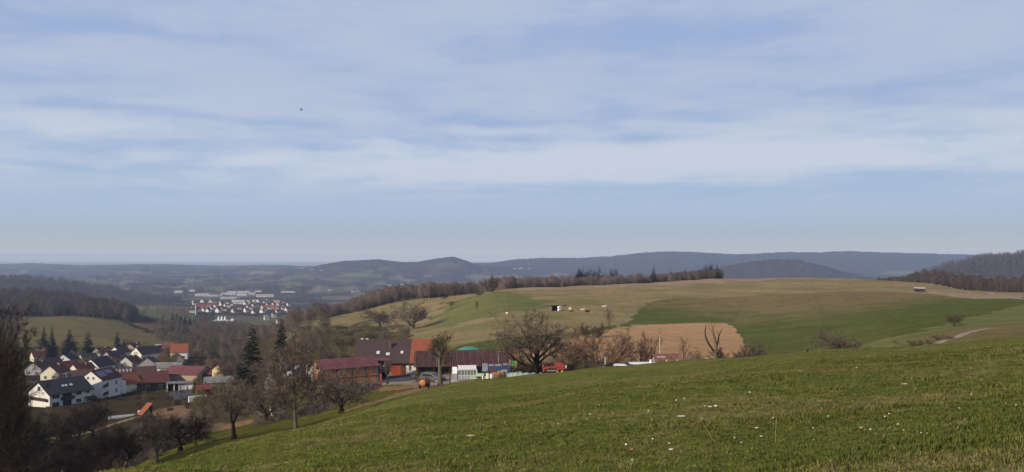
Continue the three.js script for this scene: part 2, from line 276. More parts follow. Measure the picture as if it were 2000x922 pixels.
region('green_field', [GP(1225, 633), GP(1238, 612), GP(1262, 591), GP(1290, 586), GP(1400, 580), GP(1560, 573), GP(1700, 569), GP(1830, 573), GP(1900, 578), GP(2000, 580), GD(2200, 400), GD(2200, 330), GP(2000, 596), GP(1880, 622), GP(1790, 650), GP(1700, 668), GD(1690, 140), GD(1560, 150), GD(1450, 180), GP(1460, 690), GP(1420, 633), GP(1330, 633)], 'green', { rag: 2 });
region('hillside_pasture', [GP(575, 668), GP(610, 659), GP(650, 647), GP(700, 632), GP(740, 622)], 'woodfloor', { wide: 1.3 });
region('hillside_pasture', [GP(840, 600), GP(865, 592), GP(905, 587), GP(935, 580)], 'rough', { wide: 1.2 });
region('hillside_pasture', [GP(800, 660), GP(850, 645), GP(900, 632), GP(950, 620), GP(1000, 611), GP(1070, 603)], 'pale', { wide: 1.0 });
region('green_field', [GP(862, 690), GP(900, 675), GP(960, 664), GP(1060, 652), GP(1140, 646), GP(1195, 637), GP(1232, 628), GP(1232, 640), GP(1140, 655), GP(1060, 670), GP(960, 690), GP(880, 697)], 'green', { rag: 1 });
region('tan_field', [GP(1770, 570), GP(1820, 568), GP(1900, 573), GP(2000, 578), GP(2000, 582), GP(1900, 582), GP(1830, 577)], 'rim', { rag: 2 });
region('ploughed_field', [GP(955, 700), GP(975, 690), GP(1060, 674), GP(1140, 657), GP(1205, 641), GP(1262, 634), GP(1340, 632), GP(1422, 631.5), GP(1436, 642), GP(1452, 668), GD(1465, 205), GD(1440, 165), GD(1200, 168), GD(1000, 182)], 'plough', { rag: 1 });
region('farm_yard', [GD(690, 150), GD(735, 141), GD(800, 131), GD(850, 128), GD(900, 130), GD(960, 130), GD(1040, 131), GD(1040, 150), GD(1000, 165), GD(700, 178)], 'yard', { rag: 1.5 });
region('farm_yard', [GD(735, 150), GD(738, 146), GD(800, 143), GD(815, 148), GD(800, 163), GD(745, 165)], 'asphalt', { rag: 0.5 });
region('dirt_track', [GD(700, 112), GD(760, 114), GD(800, 118), GD(835, 121), GD(880, 126)], 'soil', { wide: 2.4 });
region('dirt_track', [GD(690, 140), GD(730, 134), GD(770, 131), GD(800, 129)], 'soil', { wide: 2.6 });
region('dirt_track', [GD(440, 132), GD(400, 140), GD(350, 170), GD(330, 200), GD(345, 235)], 'soil', { wide: 6 });
region('grass_path', [GP(1205, 640), GP(1224, 618), GP(1240, 605), GP(1252, 596), GP(1262, 591)], 'pale', { wide: 0.7 });
region('gravel_path', [GD(1815, 104), GD(1835, 113), GD(1870, 125), GD(1900, 139), GD(1935, 147)], 'gravel', { wide: 0.75 });
region('gravel_path', [GP(1928, 572), GP(1950, 576), GP(1975, 580), GP(2000, 584), GD(2150, 380)], 'gravel', { wide: 1.1 });
region('footpath', [GD(60, 196), GD(100, 199), GD(150, 203), GD(180, 208), GD(260, 222)], 'pale', { wide: 1.6 });
region('village_street', [GD(330, 262), GD(355, 262), GD(378, 268), GD(372, 292), GD(330, 290)], 'asphalt', { rag: 1 });
region('village_street', [GD(395, 300), GD(360, 340), GD(250, 350), GD(120, 345), GD(60, 360)], 'asphalt', { wide: 2.6 });
region('valley_field', [GD(40, 590), GD(40, 900), GD(150, 900), GD(235, 890), GD(265, 800), GD(352, 650), GD(345, 590), GD(250, 575), GD(120, 580)], 'field', { rag: 4 });
region('valley_field', [GP(262, 634, 600), GP(278, 629, 600), GP(310, 630, 600), GP(318, 640, 600), GP(300, 646, 600)], 'red', { rag: 2 });
region('valley_field', [GD(160, 1420), GD(165, 1800), GD(300, 1950), GD(372, 1950), GD(385, 1250), GD(318, 1020), GD(272, 1120)], 'pastureGreen', { rag: 8 });
region('valley_field', [GD(190, 1480), GD(230, 1700), GD(330, 1750), GD(370, 1640), GD(300, 1500)], 'pale', { rag: 8 });
region('valley_field', [GP(290, 604, 900), GP(330, 600, 900), GP(375, 600, 900), GP(380, 614, 900), GP(320, 620, 900)], 'field', { rag: 5 });
region('valley_field', [GP(160, 577, 900), GP(200, 573, 900), GP(240, 584, 900), GP(200, 588, 900)], 'pale', { rag: 5 });
region('valley_field', [GP(480, 533, 3500), GP(500, 528, 3500), GP(535, 529, 3500), GP(528, 538, 3500)], 'pale', { rag: 12 });
region('valley_field', [GP(540, 546, 3500), GP(600, 536, 3500), GP(612, 546, 3500)], 'pastureGreen', { rag: 12 });
region('valley_field', [GP(650, 539, 3500), GP(690, 533, 3500), GP(745, 538, 3500), GP(740, 544, 3500)], 'pastureGreen', { rag: 12 });
region('valley_field', [GP(780, 549, 3000), GP(800, 546, 3000), GP(815, 549, 3000)], 'rim', { rag: 8 });
region('valley_field', [GP(400, 562, 3000), GP(450, 563, 3000), GP(440, 568, 3000), GP(400, 567, 3000)], 'pastureGreen', { rag: 10 });
region('valley_field', [GP(330, 558, 3000), GP(360, 557, 3000), GP(385, 561, 3000), GP(350, 564, 3000)], 'pale', { rag: 10 });
region('valley_field', [GP(545, 553, 3000), GP(590, 552, 3000), GP(585, 558, 3000), GP(545, 558, 3000)], 'pastureGreen', { rag: 10 });
region('valley_field', [GP(1040, 538, 3000), GP(1090, 532, 3000), GP(1110, 536, 3000), GP(1070, 541, 3000)], 'pale', { rag: 10 });
region('valley_field', [GP(900, 540, 3000), GP(1010, 538, 3000), GP(1010, 543, 3000), GP(930, 545, 3000)], 'pale', { rag: 10 });
region('valley_field', [GP(1715, 536, 3000), GP(1745, 529, 3000), GP(1785, 531, 3000), GP(1770, 538, 3000)], 'pastureGreen', { rag: 10 });

const EDGE = [[-900, 17], [200, 18], [300, 17], [450, 24], [600, 32], [700, 70], [760, 100], [820, 113], [900, 121], [1000, 122], [1200, 111], [1400, 96], [1600, 84], [1800, 82], [2000, 76], [2900, 60]];
function groundKind(x, z) {
  const D = -z, px = 1000 + x / D * FOCAL;
  if (D < along(EDGE, px)) return ['meadow', 'meadow'];
  const jx = noiseA(x * 0.06, z * 0.06), jz = noiseB(x * 0.06, z * 0.06);
  for (let i = REGIONS.length - 1; i >= 0; i--) {
    const r = REGIONS[i], [x0, x1, z0, z1] = r.box;
    if (x < x0 || x > x1 || z < z0 || z > z1) continue;
    const k = r.rag ?? 0, X = x + jx * k, Z = z + jz * k;
    if (r.wide ? toLine(r.poly, x, z) < r.wide * (1 + 0.25 * jx) : inside(r.poly, X, Z)) return [r.name, r.colour];
  }
  if (D < 150 && px > 200) return ['orchard_meadow', 'orchard'];
  if (D < 180) return ['valley_floor', px < 215 ? 'dim' : 'orchard'];  // shade of the lower-left corner is painted into the ground colour
  if (D < 1050) return ['valley_floor', D < 700 && px < 500 && fbm(noiseB, x * 0.01, z * 0.01, 2) > 0 ? 'garden' : 'valley'];
  return ['hills', 'far'];
}
function colourAt(x, z, key) {
  const D = -z, px = 1000 + x / D * FOCAL, c = [0, 0, 0];
  let base = C[key];
  if (key === 'meadow' || key === 'orchard') {
    const dry = smooth(0.02, 0.55, fbm(noiseA, x * 0.09, z * 0.16, 4, 0.6) + 0.25 * noiseB(x * 0.9, z * 1.3)) * (key === 'meadow' ? 0.75 : 0.3);
    const lush = 0.85 + 0.3 * (0.5 + 0.5 * fbm(noiseC, x * 0.15, z * 0.22, 3, 0.6));
    return base.map((k, i) => lerp(k * lush, C.dry[i], dry));
  }
  if (key === 'far') {
    const n = fbm(noiseA, x * 0.0016, z * 0.0016, 3, 0.55), cell = noiseB(x * 0.0042 + 0.3 * n, z * 0.0031 - 5), wood = C.woodfloor.map((k) => k * 0.95);
    const hill = D > 5200 && px > 560 ? smooth(5200, 5900, D) : D > 3500 && px > 1330 && px < 1720 ? smooth(3500, 3900, D) : px > 1650 ? smooth(1500, 1650, D) : D < 2700 && px < 420 ? 1 : 0;
    const open = smooth(0.08, 0.16, cell + 0.3 * n) * (1 - hill);
    const crop = noiseC(Math.floor(x / 260) * 3.7, Math.floor(z / 420) * 2.9), f = crop > 0.25 ? C.pale : crop > -0.3 ? C.pastureGreen : C.rough;
    const g = 0.9 + 0.3 * fbm(noiseC, x * 0.008, z * 0.008, 4, 0.65) + 0.14 * noiseA(x * 0.05, z * 0.02);
    return wood.map((k, i) => lerp(k * g * 0.75, f[i] * [0.98, 0.92, 1.15][i], open * 0.85));
  }
  const k = D < 1000 ? 1 : 0.5, n = fbm(noiseA, x * 0.035, z * 0.05, 4, 0.6), fine = fbm(noiseC, x * 0.25, z * 0.3, 3, 0.6);
  let tone = 1 + 0.20 * n * k + 0.14 * fine;  // uneven ground tone, multiplied into the base colour
  if (key === 'pasture') { const g = smooth(-0.1, 0.6, fbm(noiseB, x * 0.012, z * 0.02, 3)); base = base.map((b, i) => lerp(b, C.pastureGreen[i], g * 0.55)); }
  if (key === 'plough') tone = 1 + 0.04 * Math.sin((x * 0.5 - z * 0.18) * 1.6 + n * 2) + 0.12 * n + 0.10 * fine + 0.16 * smooth(210, 330, D);
  if (key === 'green' && px > 1215) { const line = along([[1200, 430], [1300, 390], [1420, 335], [1550, 305], [1700, 310], [1800, 345], [1900, 385], [2000, 425]], px), g = smooth(line - 60, line + 75, D + 30 * n); base = base.map((b, i) => lerp(b, C.stubble[i], g)); }
  if (key === 'stubble') { const g = smooth(-0.2, 0.7, fbm(noiseB, x * 0.02, z * 0.03, 3)); base = base.map((b, i) => lerp(b, C.green[i], g * 0.5)); }
  if (key === 'green' || key === 'stubble') { const r = x * 0.94 + z * 0.34, q = ((r / 18) % 1 + 1) % 1; tone *= 1 + 0.05 * noiseC(r * 0.9, 3) - (Math.abs(q - 0.5) < 0.035 || Math.abs(q - 0.6) < 0.03 ? 0.06 : 0); }
  if (key === 'pasture' || key === 'rough' || key === 'pastureGreen') { tone *= 1 + 0.10 * noiseC(x * 0.03 + 0.6 * z * 0.1, z * 0.16); }
  if (key === 'asphalt' || key === 'gravel') tone = 1 + 0.08 * n + 0.08 * fine;
  return base.map((b) => b * tone);
}
{
  const cols = [], rows = [];
  for (let p = -900; p < -60; p += 14) cols.push(p);
  for (let p = -60; p <= 2060; p += 2.5) cols.push(p);
  for (let p = 2074; p <= 2900; p += 14) cols.push(p);
  for (let D = 2; D < 11800; D *= D < 90 ? 1.017 : D < 460 ? 1.009 : D < 900 ? 1.015 : 1.022) rows.push(D);
  const nc = cols.length, nr = rows.length, P = new Float32Array(nc * nr * 3), N = new Float32Array(nc * nr * 3), K = new Float32Array(nc * nr * 3), T = new Float32Array(nc * nr * 2), kind = [], ids = new Uint8Array(nc * nr);
  const names = [];
  for (let j = 0; j < nr; j++) for (let i = 0; i < nc; i++) {
    const k = j * nc + i, D = rows[j], x = (cols[i] - 1000) / FOCAL * D, z = -D;
    P.set([x, heightAt(x, z), z], k * 3); T.set([x, z], k * 2);
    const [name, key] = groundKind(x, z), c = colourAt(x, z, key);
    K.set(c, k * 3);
    let id = names.indexOf(name); if (id < 0) { id = names.length; names.push(name); }
    ids[k] = id;
  }
  const a = V(), b = V(), n = V();
  for (let j = 0; j < nr; j++) for (let i = 0; i < nc; i++) {
    const q = (jj, ii, o) => o.fromArray(P, (clamp(jj, 0, nr - 1) * nc + clamp(ii, 0, nc - 1)) * 3);
    const e = q(j, i + 1, a).clone().sub(q(j, i - 1, b)), f = q(j - 1, i, a).clone().sub(q(j + 1, i, b));
    n.copy(f.cross(e)).normalize(); if (n.y < 0) n.negate();
    N.set([n.x, n.y, n.z], (j * nc + i) * 3);
  }
  const faces = names.map(() => []);
  for (let j = 0; j < nr - 1; j++) for (let i = 0; i < nc - 1; i++) {
    const k = j * nc + i;
    faces[ids[k]].push(k, k + 1, k + nc, k + 1, k + nc + 1, k + nc);
  }
  const soil = new THREE.MeshPhysicalMaterial({ vertexColors: true, roughness: 1, specularIntensity: 0, map: TEX.ground });
  const LABEL = { meadow: 'sloping green pasture with dry tufts filling the foreground', orchard_meadow: 'darker green slope with old fruit trees below the pasture', valley_floor: 'brown and green valley floor round the village houses', hills: 'far wooded hills and fields fading to blue', hillside_pasture: 'tan and olive grazed hillside beyond the farm', green_field: 'dark green crop field on the hill beyond the ploughed field', ploughed_field: 'orange brown ploughed field behind the leafless bushes', tan_field: 'pale tan strip by the mobile hut on the hill', farm_yard: 'dusty yard between the farm buildings', dirt_track: 'reddish bare earth track beside the orchard and yard', grass_path: 'pale trodden path along the corner of the green field', gravel_path: 'pale gravel path on the hill at the right', footpath: 'pale footpath at the foot of the slope at lower left', village_street: 'grey street between the village houses', valley_field: 'open fields along the valley behind the village' };
  names.forEach((name, id) => {
    const map = new Map(), idx = [], pos = [], nor = [], col = [], uv = [];
    for (const k of faces[id]) {
      if (!map.has(k)) { map.set(k, map.size); pos.push(P[k * 3], P[k * 3 + 1], P[k * 3 + 2]); nor.push(N[k * 3], N[k * 3 + 1], N[k * 3 + 2]); col.push(K[k * 3], K[k * 3 + 1], K[k * 3 + 2]); uv.push(T[k * 2], T[k * 2 + 1]); }
      idx.push(map.get(k));
    }
    if (!idx.length) return;
    const g = new THREE.BufferGeometry();
    g.setAttribute('position', new THREE.Float32BufferAttribute(pos, 3)); g.setAttribute('normal', new THREE.Float32BufferAttribute(nor, 3)); g.setAttribute('color', new THREE.Float32BufferAttribute(col, 3)); g.setAttribute('uv', new THREE.Float32BufferAttribute(uv, 2));
    g.setIndex(idx);
    tag(mesh(name, g, soil), LABEL[name] ?? name, undefined, undefined, 'structure');
  });
  const back = new THREE.PlaneGeometry(260, 200, 20, 20); back.rotateX(-Math.PI / 2); back.translate(0, 0, 92);
  const bp = back.attributes.position;
  for (let i = 0; i < bp.count; i++) bp.setY(i, -2.0 + 0.13 * bp.getZ(i) + 0.1 * bp.getX(i) - 0.3);
  back.computeVertexNormals();
  tag(mesh('pasture_behind', back, M(0.1, 0.1, 0.035, { map: TEX.ground, rough: 1 })), 'pasture rising behind the viewpoint', undefined, undefined, 'structure');
}

// ------------------------------------------------------------------ trees: trunk with limbs, crown of thin twigs
const BARK = M(0.085, 0.068, 0.052, { map: TEX.bark, rough: 1 }), BARK_PALE = M(0.42, 0.38, 0.33, { map: TEX.bark, rough: 1 }), BARK_DARK = M(0.045, 0.036, 0.028, { map: TEX.bark, rough: 1 }), BARK_GREY = M(0.16, 0.135, 0.10, { map: TEX.bark, rough: 1 });
const TWIG = M(0.25, 0.19, 0.145, { rough: 1 }), TWIG_RED = M(0.40, 0.26, 0.175, { rough: 1 }), TWIG_OCHRE = M(0.36, 0.24, 0.095, { rough: 1 }), TWIG_DARK = M(0.062, 0.047, 0.036, { rough: 1 }), TWIG_OLIVE = M(0.18, 0.15, 0.085, { rough: 1 });
const NEEDLE = M(0.022, 0.034, 0.020, { rough: 1 }), NEEDLE_BLUE = M(0.020, 0.032, 0.026, { rough: 1 }), LEAF_BROWN = M(0.16, 0.078, 0.036, { rough: 1 });
function growTree(seed, o) {
  const R = rngOf(seed), wood = new MB(), twigs = new MB(), rnd = (a, b) => a + (b - a) * R();
  const dirOff = (d, angle, round) => { const s = Math.abs(d.y) > 0.9 ? V(1, 0, 0) : V(0, 1, 0), x = s.cross(d).normalize(), y = d.clone().cross(x); return d.clone().multiplyScalar(Math.cos(angle)).addScaledVector(x, Math.sin(angle) * Math.cos(round)).addScaledVector(y, Math.sin(angle) * Math.sin(round)).normalize(); };
  const twig = (p, d, len, w) => { const e = p.clone().addScaledVector(d, len), s = V(rnd(-1, 1), rnd(-1, 1), rnd(-1, 1)).cross(d).normalize().multiplyScalar(w / 2), n = s.clone().cross(d).normalize(); if (n.y < 0) n.negate(); twigs.tri(p.clone().sub(s), p.clone().add(s), e, n.addScaledVector(V(rnd(-1, 1), rnd(-0.4, 1), rnd(-1, 1)), 0.8).normalize()); return e; };
  function spray(p, d, n, len) {
    for (let k = 0; k < n; k++) {
      const t = dirOff(d, rnd(0.15, o.spread ?? 0.9), rnd(0, 6.28)); t.y += o.twigUp ?? 0.15; t.normalize();
      const e = twig(p, t, len * rnd(0.6, 1.15), o.twigW), m = p.clone().lerp(e, rnd(0.25, 0.6));
      for (let j = 0; j < (o.sub ?? 2); j++) twig(m, dirOff(t, rnd(0.3, 0.9), rnd(0, 6.28)), len * rnd(0.3, 0.65), o.twigW * 0.75);
    }
  }
  function branch(p, d, len, r, level) {
    const segs = level === 0 ? o.seg0 ?? 6 : level === 1 ? 5 : 3, kids = o.kids[level] ?? 0, from = o.from?.[level] ?? 0.3, wob = o.wobble?.[level] ?? o.wander, start = rnd(0, 6.28);
    let q = p, dir = d.clone(), rr = r, made = 0;
    for (let s = 0; s < segs; s++) {
      const t1 = (s + 1) / segs, taper = o.taper?.[level] ?? 0.75, r1 = Math.max(r * (1 - t1 * taper), 0.008);
      dir.addScaledVector(V(rnd(-1, 1), rnd(-0.6, 0.8), rnd(-1, 1)), wob).addScaledVector(V(0, 1, 0), (o.up?.[level] ?? 0.05)).normalize();
      const e = q.clone().addScaledVector(dir, len / segs);
      (level < 2 ? wood : wood).bar(q, e, rr, r1, level === 0 ? 8 : level === 1 ? 5 : 3);
      const want = Math.round(kids * clamp((t1 - from) / (1 - from)));
      while (made < want) {
        const ang = rnd(...(o.angle?.[level] ?? [0.5, 1.0])), c = dirOff(dir, ang, start + made * 2.4 + rnd(-0.4, 0.4)), f = made / Math.max(1, kids);
        const l = len * (o.ratio?.[level] ?? 0.55) * (1 - (o.fall ?? 0.3) * f) * rnd(0.75, 1.2);
        if (level + 1 < o.kids.length) branch(q.clone().lerp(e, R()), c, l, Math.max(r1 * (o.thin ?? 0.55), 0.012), level + 1);
        else spray(q.clone().lerp(e, R()), c, o.twigs, l * 0.6 + 0.15);
        made++;
      }
      q = e; rr = r1;
    }
    if (level > 0 || o.tip) spray(q, dir, o.twigs, o.tipLen ?? 0.9);
  }
  const stems = o.stems ?? 1;
  for (let k = 0; k < stems; k++) {
    const a = stems > 1 ? k / stems * 6.28 + rnd(-0.3, 0.3) : rnd(0, 6.28), lean = stems > 1 ? rnd(...(o.leans ?? [0.15, 0.6])) : o.lean ?? 0.05;
    branch(V(stems > 1 ? Math.cos(a) * (o.foot ?? 0.2) : 0, -0.4, stems > 1 ? Math.sin(a) * (o.foot ?? 0.2) : 0), V(Math.cos(a) * Math.sin(lean), Math.cos(lean), Math.sin(a) * Math.sin(lean)), o.len * (stems > 1 ? rnd(0.75, 1.05) : 1), o.r, 0);
  }
  if (o.flare && stems === 1) wood.bar(V(0, -0.5, 0), V(0, 0.5, 0), o.r * 1.5, o.r * 1.02, 9);
  return { wood: wood.geo(), twigs: twigs.geo(), tris: (wood.p.length + twigs.p.length) / 9 };
}
function treeProto(name, seed, o, bark, twig) {
  const g = growTree(seed, o);
  return { name, ...g, bark, twig };
}
function plantTree(p, label, category, pos, turn, scale, group, mats2) {
  const t = thing(p.name, label, category, [pos.x, pos.y, pos.z], turn, group);
  if (Array.isArray(scale)) t.scale.set(...scale); else t.scale.setScalar(scale);
  mesh('trunk', p.wood, mats2?.[0] ?? p.bark, t); mesh('crown', p.twigs, mats2?.[1] ?? p.twig, t);
  return t;
}
function conifer(seed, h, w, per, drop = 0.25, dense = 1) {
  const R = rngOf(seed), wood = new MB(), nd = new MB(), rnd = (a, b) => a + (b - a) * R();
  wood.bar(V(0, -0.5, 0), V(0, h * 0.96, 0), h * 0.016 + 0.08, 0.02, 7);
  for (let y = h * 0.07; y < h; y += h / 42) {
    const f = 1 - y / h, reach = w * (0.12 + 0.88 * Math.pow(f, 0.85)), n = Math.round(per * (0.5 + 0.5 * f));
    for (let k = 0; k < n; k++) {
      const a = rnd(0, 6.28), l = reach * rnd(0.6, 1.12), d = V(Math.cos(a), -drop + rnd(-0.1, 0.3), Math.sin(a)).normalize(), p0 = V(0, y + rnd(-0.2, 0.2), 0), side = V(-Math.sin(a), 0, Math.cos(a));
      if (l > 1) wood.bar(p0, p0.clone().addScaledVector(d, l * 0.8), 0.035, 0.012, 3);
      const m = Math.max(3, Math.round(l * 10 * dense));
      for (let j = 0; j < m; j++) {
        const q = p0.clone().addScaledVector(d, l * (0.15 + 0.85 * (j + R()) / m)), s = rnd(0.25, 0.6) * (0.5 + l * 0.22), e = q.clone().addScaledVector(d, s * 0.8).addScaledVector(side, rnd(-1, 1) * s).add(V(0, rnd(-0.45, 0.12) * s, 0)), u = V(rnd(-1, 1), rnd(-1, 1), rnd(-1, 1)).cross(e.clone().sub(q)).normalize().multiplyScalar(s * 0.2);
        const nn = V(rnd(-1, 1), rnd(0.1, 1.3), rnd(-1, 1)).addScaledVector(V(Math.cos(a), 0, Math.sin(a)), 0.8).normalize();
        nd.tri(q.clone().sub(u), q.clone().add(u), e, nn);
      }
    }
  }
  return { wood: wood.geo(), twigs: nd.geo(), tris: (wood.p.length + nd.p.length) / 9 };
}
// kinds of tree
const K = {
  forked: treeProto('fruit_tree', 21, { len: 2.3, r: 0.26, kids: [3, 7, 5, 4], from: [0.75, 0.25, 0.2, 0.2], angle: [[0.35, 0.62], [0.4, 1.0], [0.4, 1.1], [0.4, 1.0]], ratio: [1.75, 0.46, 0.62, 0.8], wander: 0.13, wobble: [0.05, 0.16, 0.25, 0.25], up: [0.1, 0.12, -0.02, -0.05], taper: [0.35, 0.75, 0.7, 0.7], thin: 0.58, twigs: 5, sub: 3, twigW: 0.022, twigUp: 0.0, flare: 1, fall: 0.1 }, BARK_DARK, TWIG),
  leader: treeProto('fruit_tree', 5, { len: 7.6, r: 0.23, seg0: 9, kids: [26, 8, 6], from: [0.2, 0.2, 0.2], angle: [[0.7, 1.25], [0.4, 1.0], [0.4, 1.0]], ratio: [0.5, 0.46, 0.7], wander: 0.1, wobble: [0.045, 0.17, 0.25], up: [0.05, 0.06, -0.03], taper: [0.85, 0.8, 0.7], thin: 0.36, twigs: 5, sub: 3, twigW: 0.022, fall: 0.4, flare: 1, tip: 1 }, BARK_GREY, TWIG),
  round: treeProto('fruit_tree', 33, { len: 2.0, r: 0.24, kids: [7, 7, 5, 3], from: [0.6, 0.2, 0.2, 0.2], angle: [[0.6, 1.3], [0.4, 1.1], [0.4, 1.0], [0.3, 0.9]], ratio: [1.45, 0.5, 0.6, 0.7], wander: 0.14, wobble: [0.08, 0.2, 0.25, 0.25], up: [0.1, 0.05, -0.03, -0.05], taper: [0.4, 0.75, 0.7, 0.7], thin: 0.5, twigs: 5, sub: 3, twigW: 0.022, twigUp: -0.05, flare: 1, fall: 0.1 }, BARK_DARK, TWIG),
  pollard: treeProto('pollard_tree', 44, { len: 5.0, r: 0.32, seg0: 7, kids: [9, 7, 6], from: [0.5, 0.45, 0.2], angle: [[0.35, 0.8], [0.5, 1.2], [0.4, 1.1]], ratio: [0.5, 0.42, 0.5], wander: 0.12, wobble: [0.04, 0.14, 0.3], up: [0.1, 0.16, 0], taper: [0.4, 0.55, 0.6], thin: 0.5, twigs: 6, sub: 3, twigW: 0.024, fall: 0.1, flare: 1, tip: 1 }, BARK_GREY, TWIG_OLIVE),
  oak: treeProto('oak_tree', 58, { len: 4.2, r: 0.46, seg0: 6, kids: [9, 6, 5, 4], from: [0.22, 0.25, 0.2, 0.2], angle: [[0.55, 1.25], [0.5, 1.1], [0.4, 1.1], [0.4, 1.0]], ratio: [1.15, 0.5, 0.55, 0.7], wander: 0.2, wobble: [0.06, 0.26, 0.32, 0.3], up: [0.12, 0.08, 0.05, 0], taper: [0.4, 0.75, 0.75, 0.7], thin: 0.58, twigs: 5, sub: 3, twigW: 0.026, flare: 1, fall: 0.05 }, BARK_DARK, TWIG),
  fan: treeProto('bushy_tree', 61, { stems: 8, foot: 0.3, leans: [0.1, 0.85], len: 5.6, r: 0.1, kids: [9, 5], from: [0.15, 0.2], angle: [[0.25, 0.7], [0.3, 0.8]], ratio: [0.42, 0.6], wander: 0.07, wobble: [0.06, 0.12], up: [0.05, 0.1], taper: [0.8, 0.7], thin: 0.4, twigs: 10, sub: 3, twigW: 0.022, twigUp: 0.25, spread: 0.7, fall: 0.2 }, BARK, TWIG_RED),
  thicket: treeProto('bushy_tree', 67, { stems: 9, foot: 0.9, leans: [0.1, 0.75], len: 5.0, r: 0.08, kids: [10, 5], from: [0.1, 0.2], angle: [[0.3, 0.9], [0.3, 0.9]], ratio: [0.45, 0.6], wander: 0.1, wobble: [0.08, 0.15], up: [0.04, 0.06], taper: [0.8, 0.7], thin: 0.4, twigs: 11, sub: 3, twigW: 0.022, twigUp: 0.12, spread: 0.9, fall: 0.15 }, BARK, TWIG_RED),
  slim: treeProto('slender_tree', 71, { len: 7.5, r: 0.16, seg0: 8, kids: [15, 6], from: [0.3, 0.2], angle: [[0.35, 0.8], [0.4, 0.9]], ratio: [0.38, 0.6], wander: 0.06, wobble: [0.03, 0.12], up: [0.05, 0.12], taper: [0.85, 0.8], thin: 0.4, twigs: 7, sub: 3, twigW: 0.026, twigUp: 0.3, fall: 0.45, tip: 1 }, BARK, TWIG_RED),
  birch: treeProto('birch_tree', 77, { stems: 2, foot: 0.3, leans: [0.02, 0.05], len: 8, r: 0.14, seg0: 8, kids: [12, 5], from: [0.6, 0.2], angle: [[0.4, 0.9], [0.4, 0.9]], ratio: [0.16, 0.6], wander: 0.05, wobble: [0.012, 0.12], up: [0.02, 0.1], taper: [0.55, 0.8], thin: 0.25, twigs: 3, sub: 1, twigW: 0.03, twigUp: 0.2, fall: 0.3, tip: 1 }, M(0.66, 0.6, 0.54, { map: TEX.bark }), TWIG_RED),
  dead: treeProto('dead_tree', 83, { len: 1.7, r: 0.22, seg0: 4, kids: [3, 3], from: [0.5, 0.55], angle: [[0.25, 0.75], [0.4, 0.9]], ratio: [1.8, 0.3], wander: 0.1, wobble: [0.06, 0.13], up: [0.1, 0.2], taper: [0.3, 0.6], thin: 0.62, twigs: 0, sub: 0, twigW: 0.03, fall: 0.2, flare: 1 }, BARK_DARK, TWIG_DARK),
  tall: treeProto('dark_tree', 87, { len: 16, r: 0.26, seg0: 9, kids: [24, 9, 6], from: [0.2, 0.2, 0.2], angle: [[0.35, 0.95], [0.4, 1.0], [0.4, 1.0]], ratio: [0.52, 0.4, 0.5], wander: 0.1, wobble: [0.05, 0.12, 0.2], up: [0.05, 0.1, 0.05], taper: [0.8, 0.8, 0.7], thin: 0.36, twigs: 7, sub: 3, twigW: 0.024, twigUp: 0.15, fall: 0.35, flare: 1, tip: 1 }, BARK_DARK, M(0.088, 0.066, 0.05, { rough: 1 })),
  shrub: treeProto('shrub', 91, { stems: 9, foot: 0.5, leans: [0.2, 1.0], len: 1.7, r: 0.035, kids: [7, 4], from: [0.1, 0.2], angle: [[0.3, 0.9], [0.3, 0.9]], ratio: [0.5, 0.6], wander: 0.12, taper: [0.8, 0.7], thin: 0.5, twigs: 3, sub: 2, twigW: 0.03, twigUp: 0.1, fall: 0.1, tipLen: 0.45 }, BARK, TWIG),
};
const spruce = { name: 'spruce_tree', ...conifer(101, 17, 4.8, 12, 0.3, 1.1), bark: BARK_DARK, twig: NEEDLE }, pine = { name: 'fir_tree', ...conifer(103, 13, 3.4, 13, 0.15, 1.2), bark: BARK_DARK, twig: NEEDLE_BLUE }, thuja = { name: 'thuja_tree', ...conifer(107, 5, 1.0, 12, -0.7, 2), bark: BARK_DARK, twig: NEEDLE };

// one mesh per kind for woods seen as a mass: a trunk, some limbs and a haze of twigs, coloured per copy
function woodTree(seed, h, r, n, w, base = 0.22) {
  const R = rngOf(seed), g = new MB(), rnd = (a, b) => a + (b - a) * R();
  g.bar(V(0, -1, 0), V(0, h * 0.75, 0), h * 0.014 + 0.05, 0.05, 4);
  for (let k = 0; k < 9; k++) { const y = h * rnd(0.25, 0.7), a = rnd(0, 6.28), l = r * rnd(0.5, 0.95); g.bar(V(0, y, 0), V(Math.cos(a) * l, y + l * rnd(0.5, 1.1), Math.sin(a) * l), h * 0.006 + 0.03, 0.03, 3); }
  for (let k = 0; k < n; k++) {
    const t = base + (1 - base) * Math.pow(R(), 0.9), lump = 0.78 + 0.35 * Math.sin(k % 7 * 0.9 + seed), prof = lump * Math.sin(Math.PI * Math.pow((t - base) / (1 - base), 0.75) * 0.9 + 0.16), a = rnd(0, 6.28), q = r * prof * Math.sqrt(rnd(0.1, 1)), p = V(Math.cos(a) * q, h * t, Math.sin(a) * q);
    const d = V(Math.cos(a) * rnd(0.1, 0.9) + rnd(-0.4, 0.4), rnd(0.2, 1.1), Math.sin(a) * rnd(0.1, 0.9) + rnd(-0.4, 0.4)).normalize(), s = V(rnd(-1, 1), rnd(-1, 1), rnd(-1, 1)).cross(d).normalize().multiplyScalar(w * rnd(0.5, 1.2)), e = p.clone().addScaledVector(d, rnd(0.06, 0.17) * h);
    g.tri(p.clone().sub(s), p.clone().add(s), e, V(Math.cos(a) * prof + rnd(-0.7, 0.7), rnd(-0.2, 1.2), Math.sin(a) * prof + rnd(-0.7, 0.7)).normalize());
  }
  return g.geo();
}
function woodConifer(seed, h, r) { const c = conifer(seed, h, r, 6, 0.2, 0.5); return mergeGeometries([c.wood, c.twigs]); }
const WHITE = new THREE.MeshPhysicalMaterial({ color: 0xffffff, roughness: 1, specularIntensity: 0 });
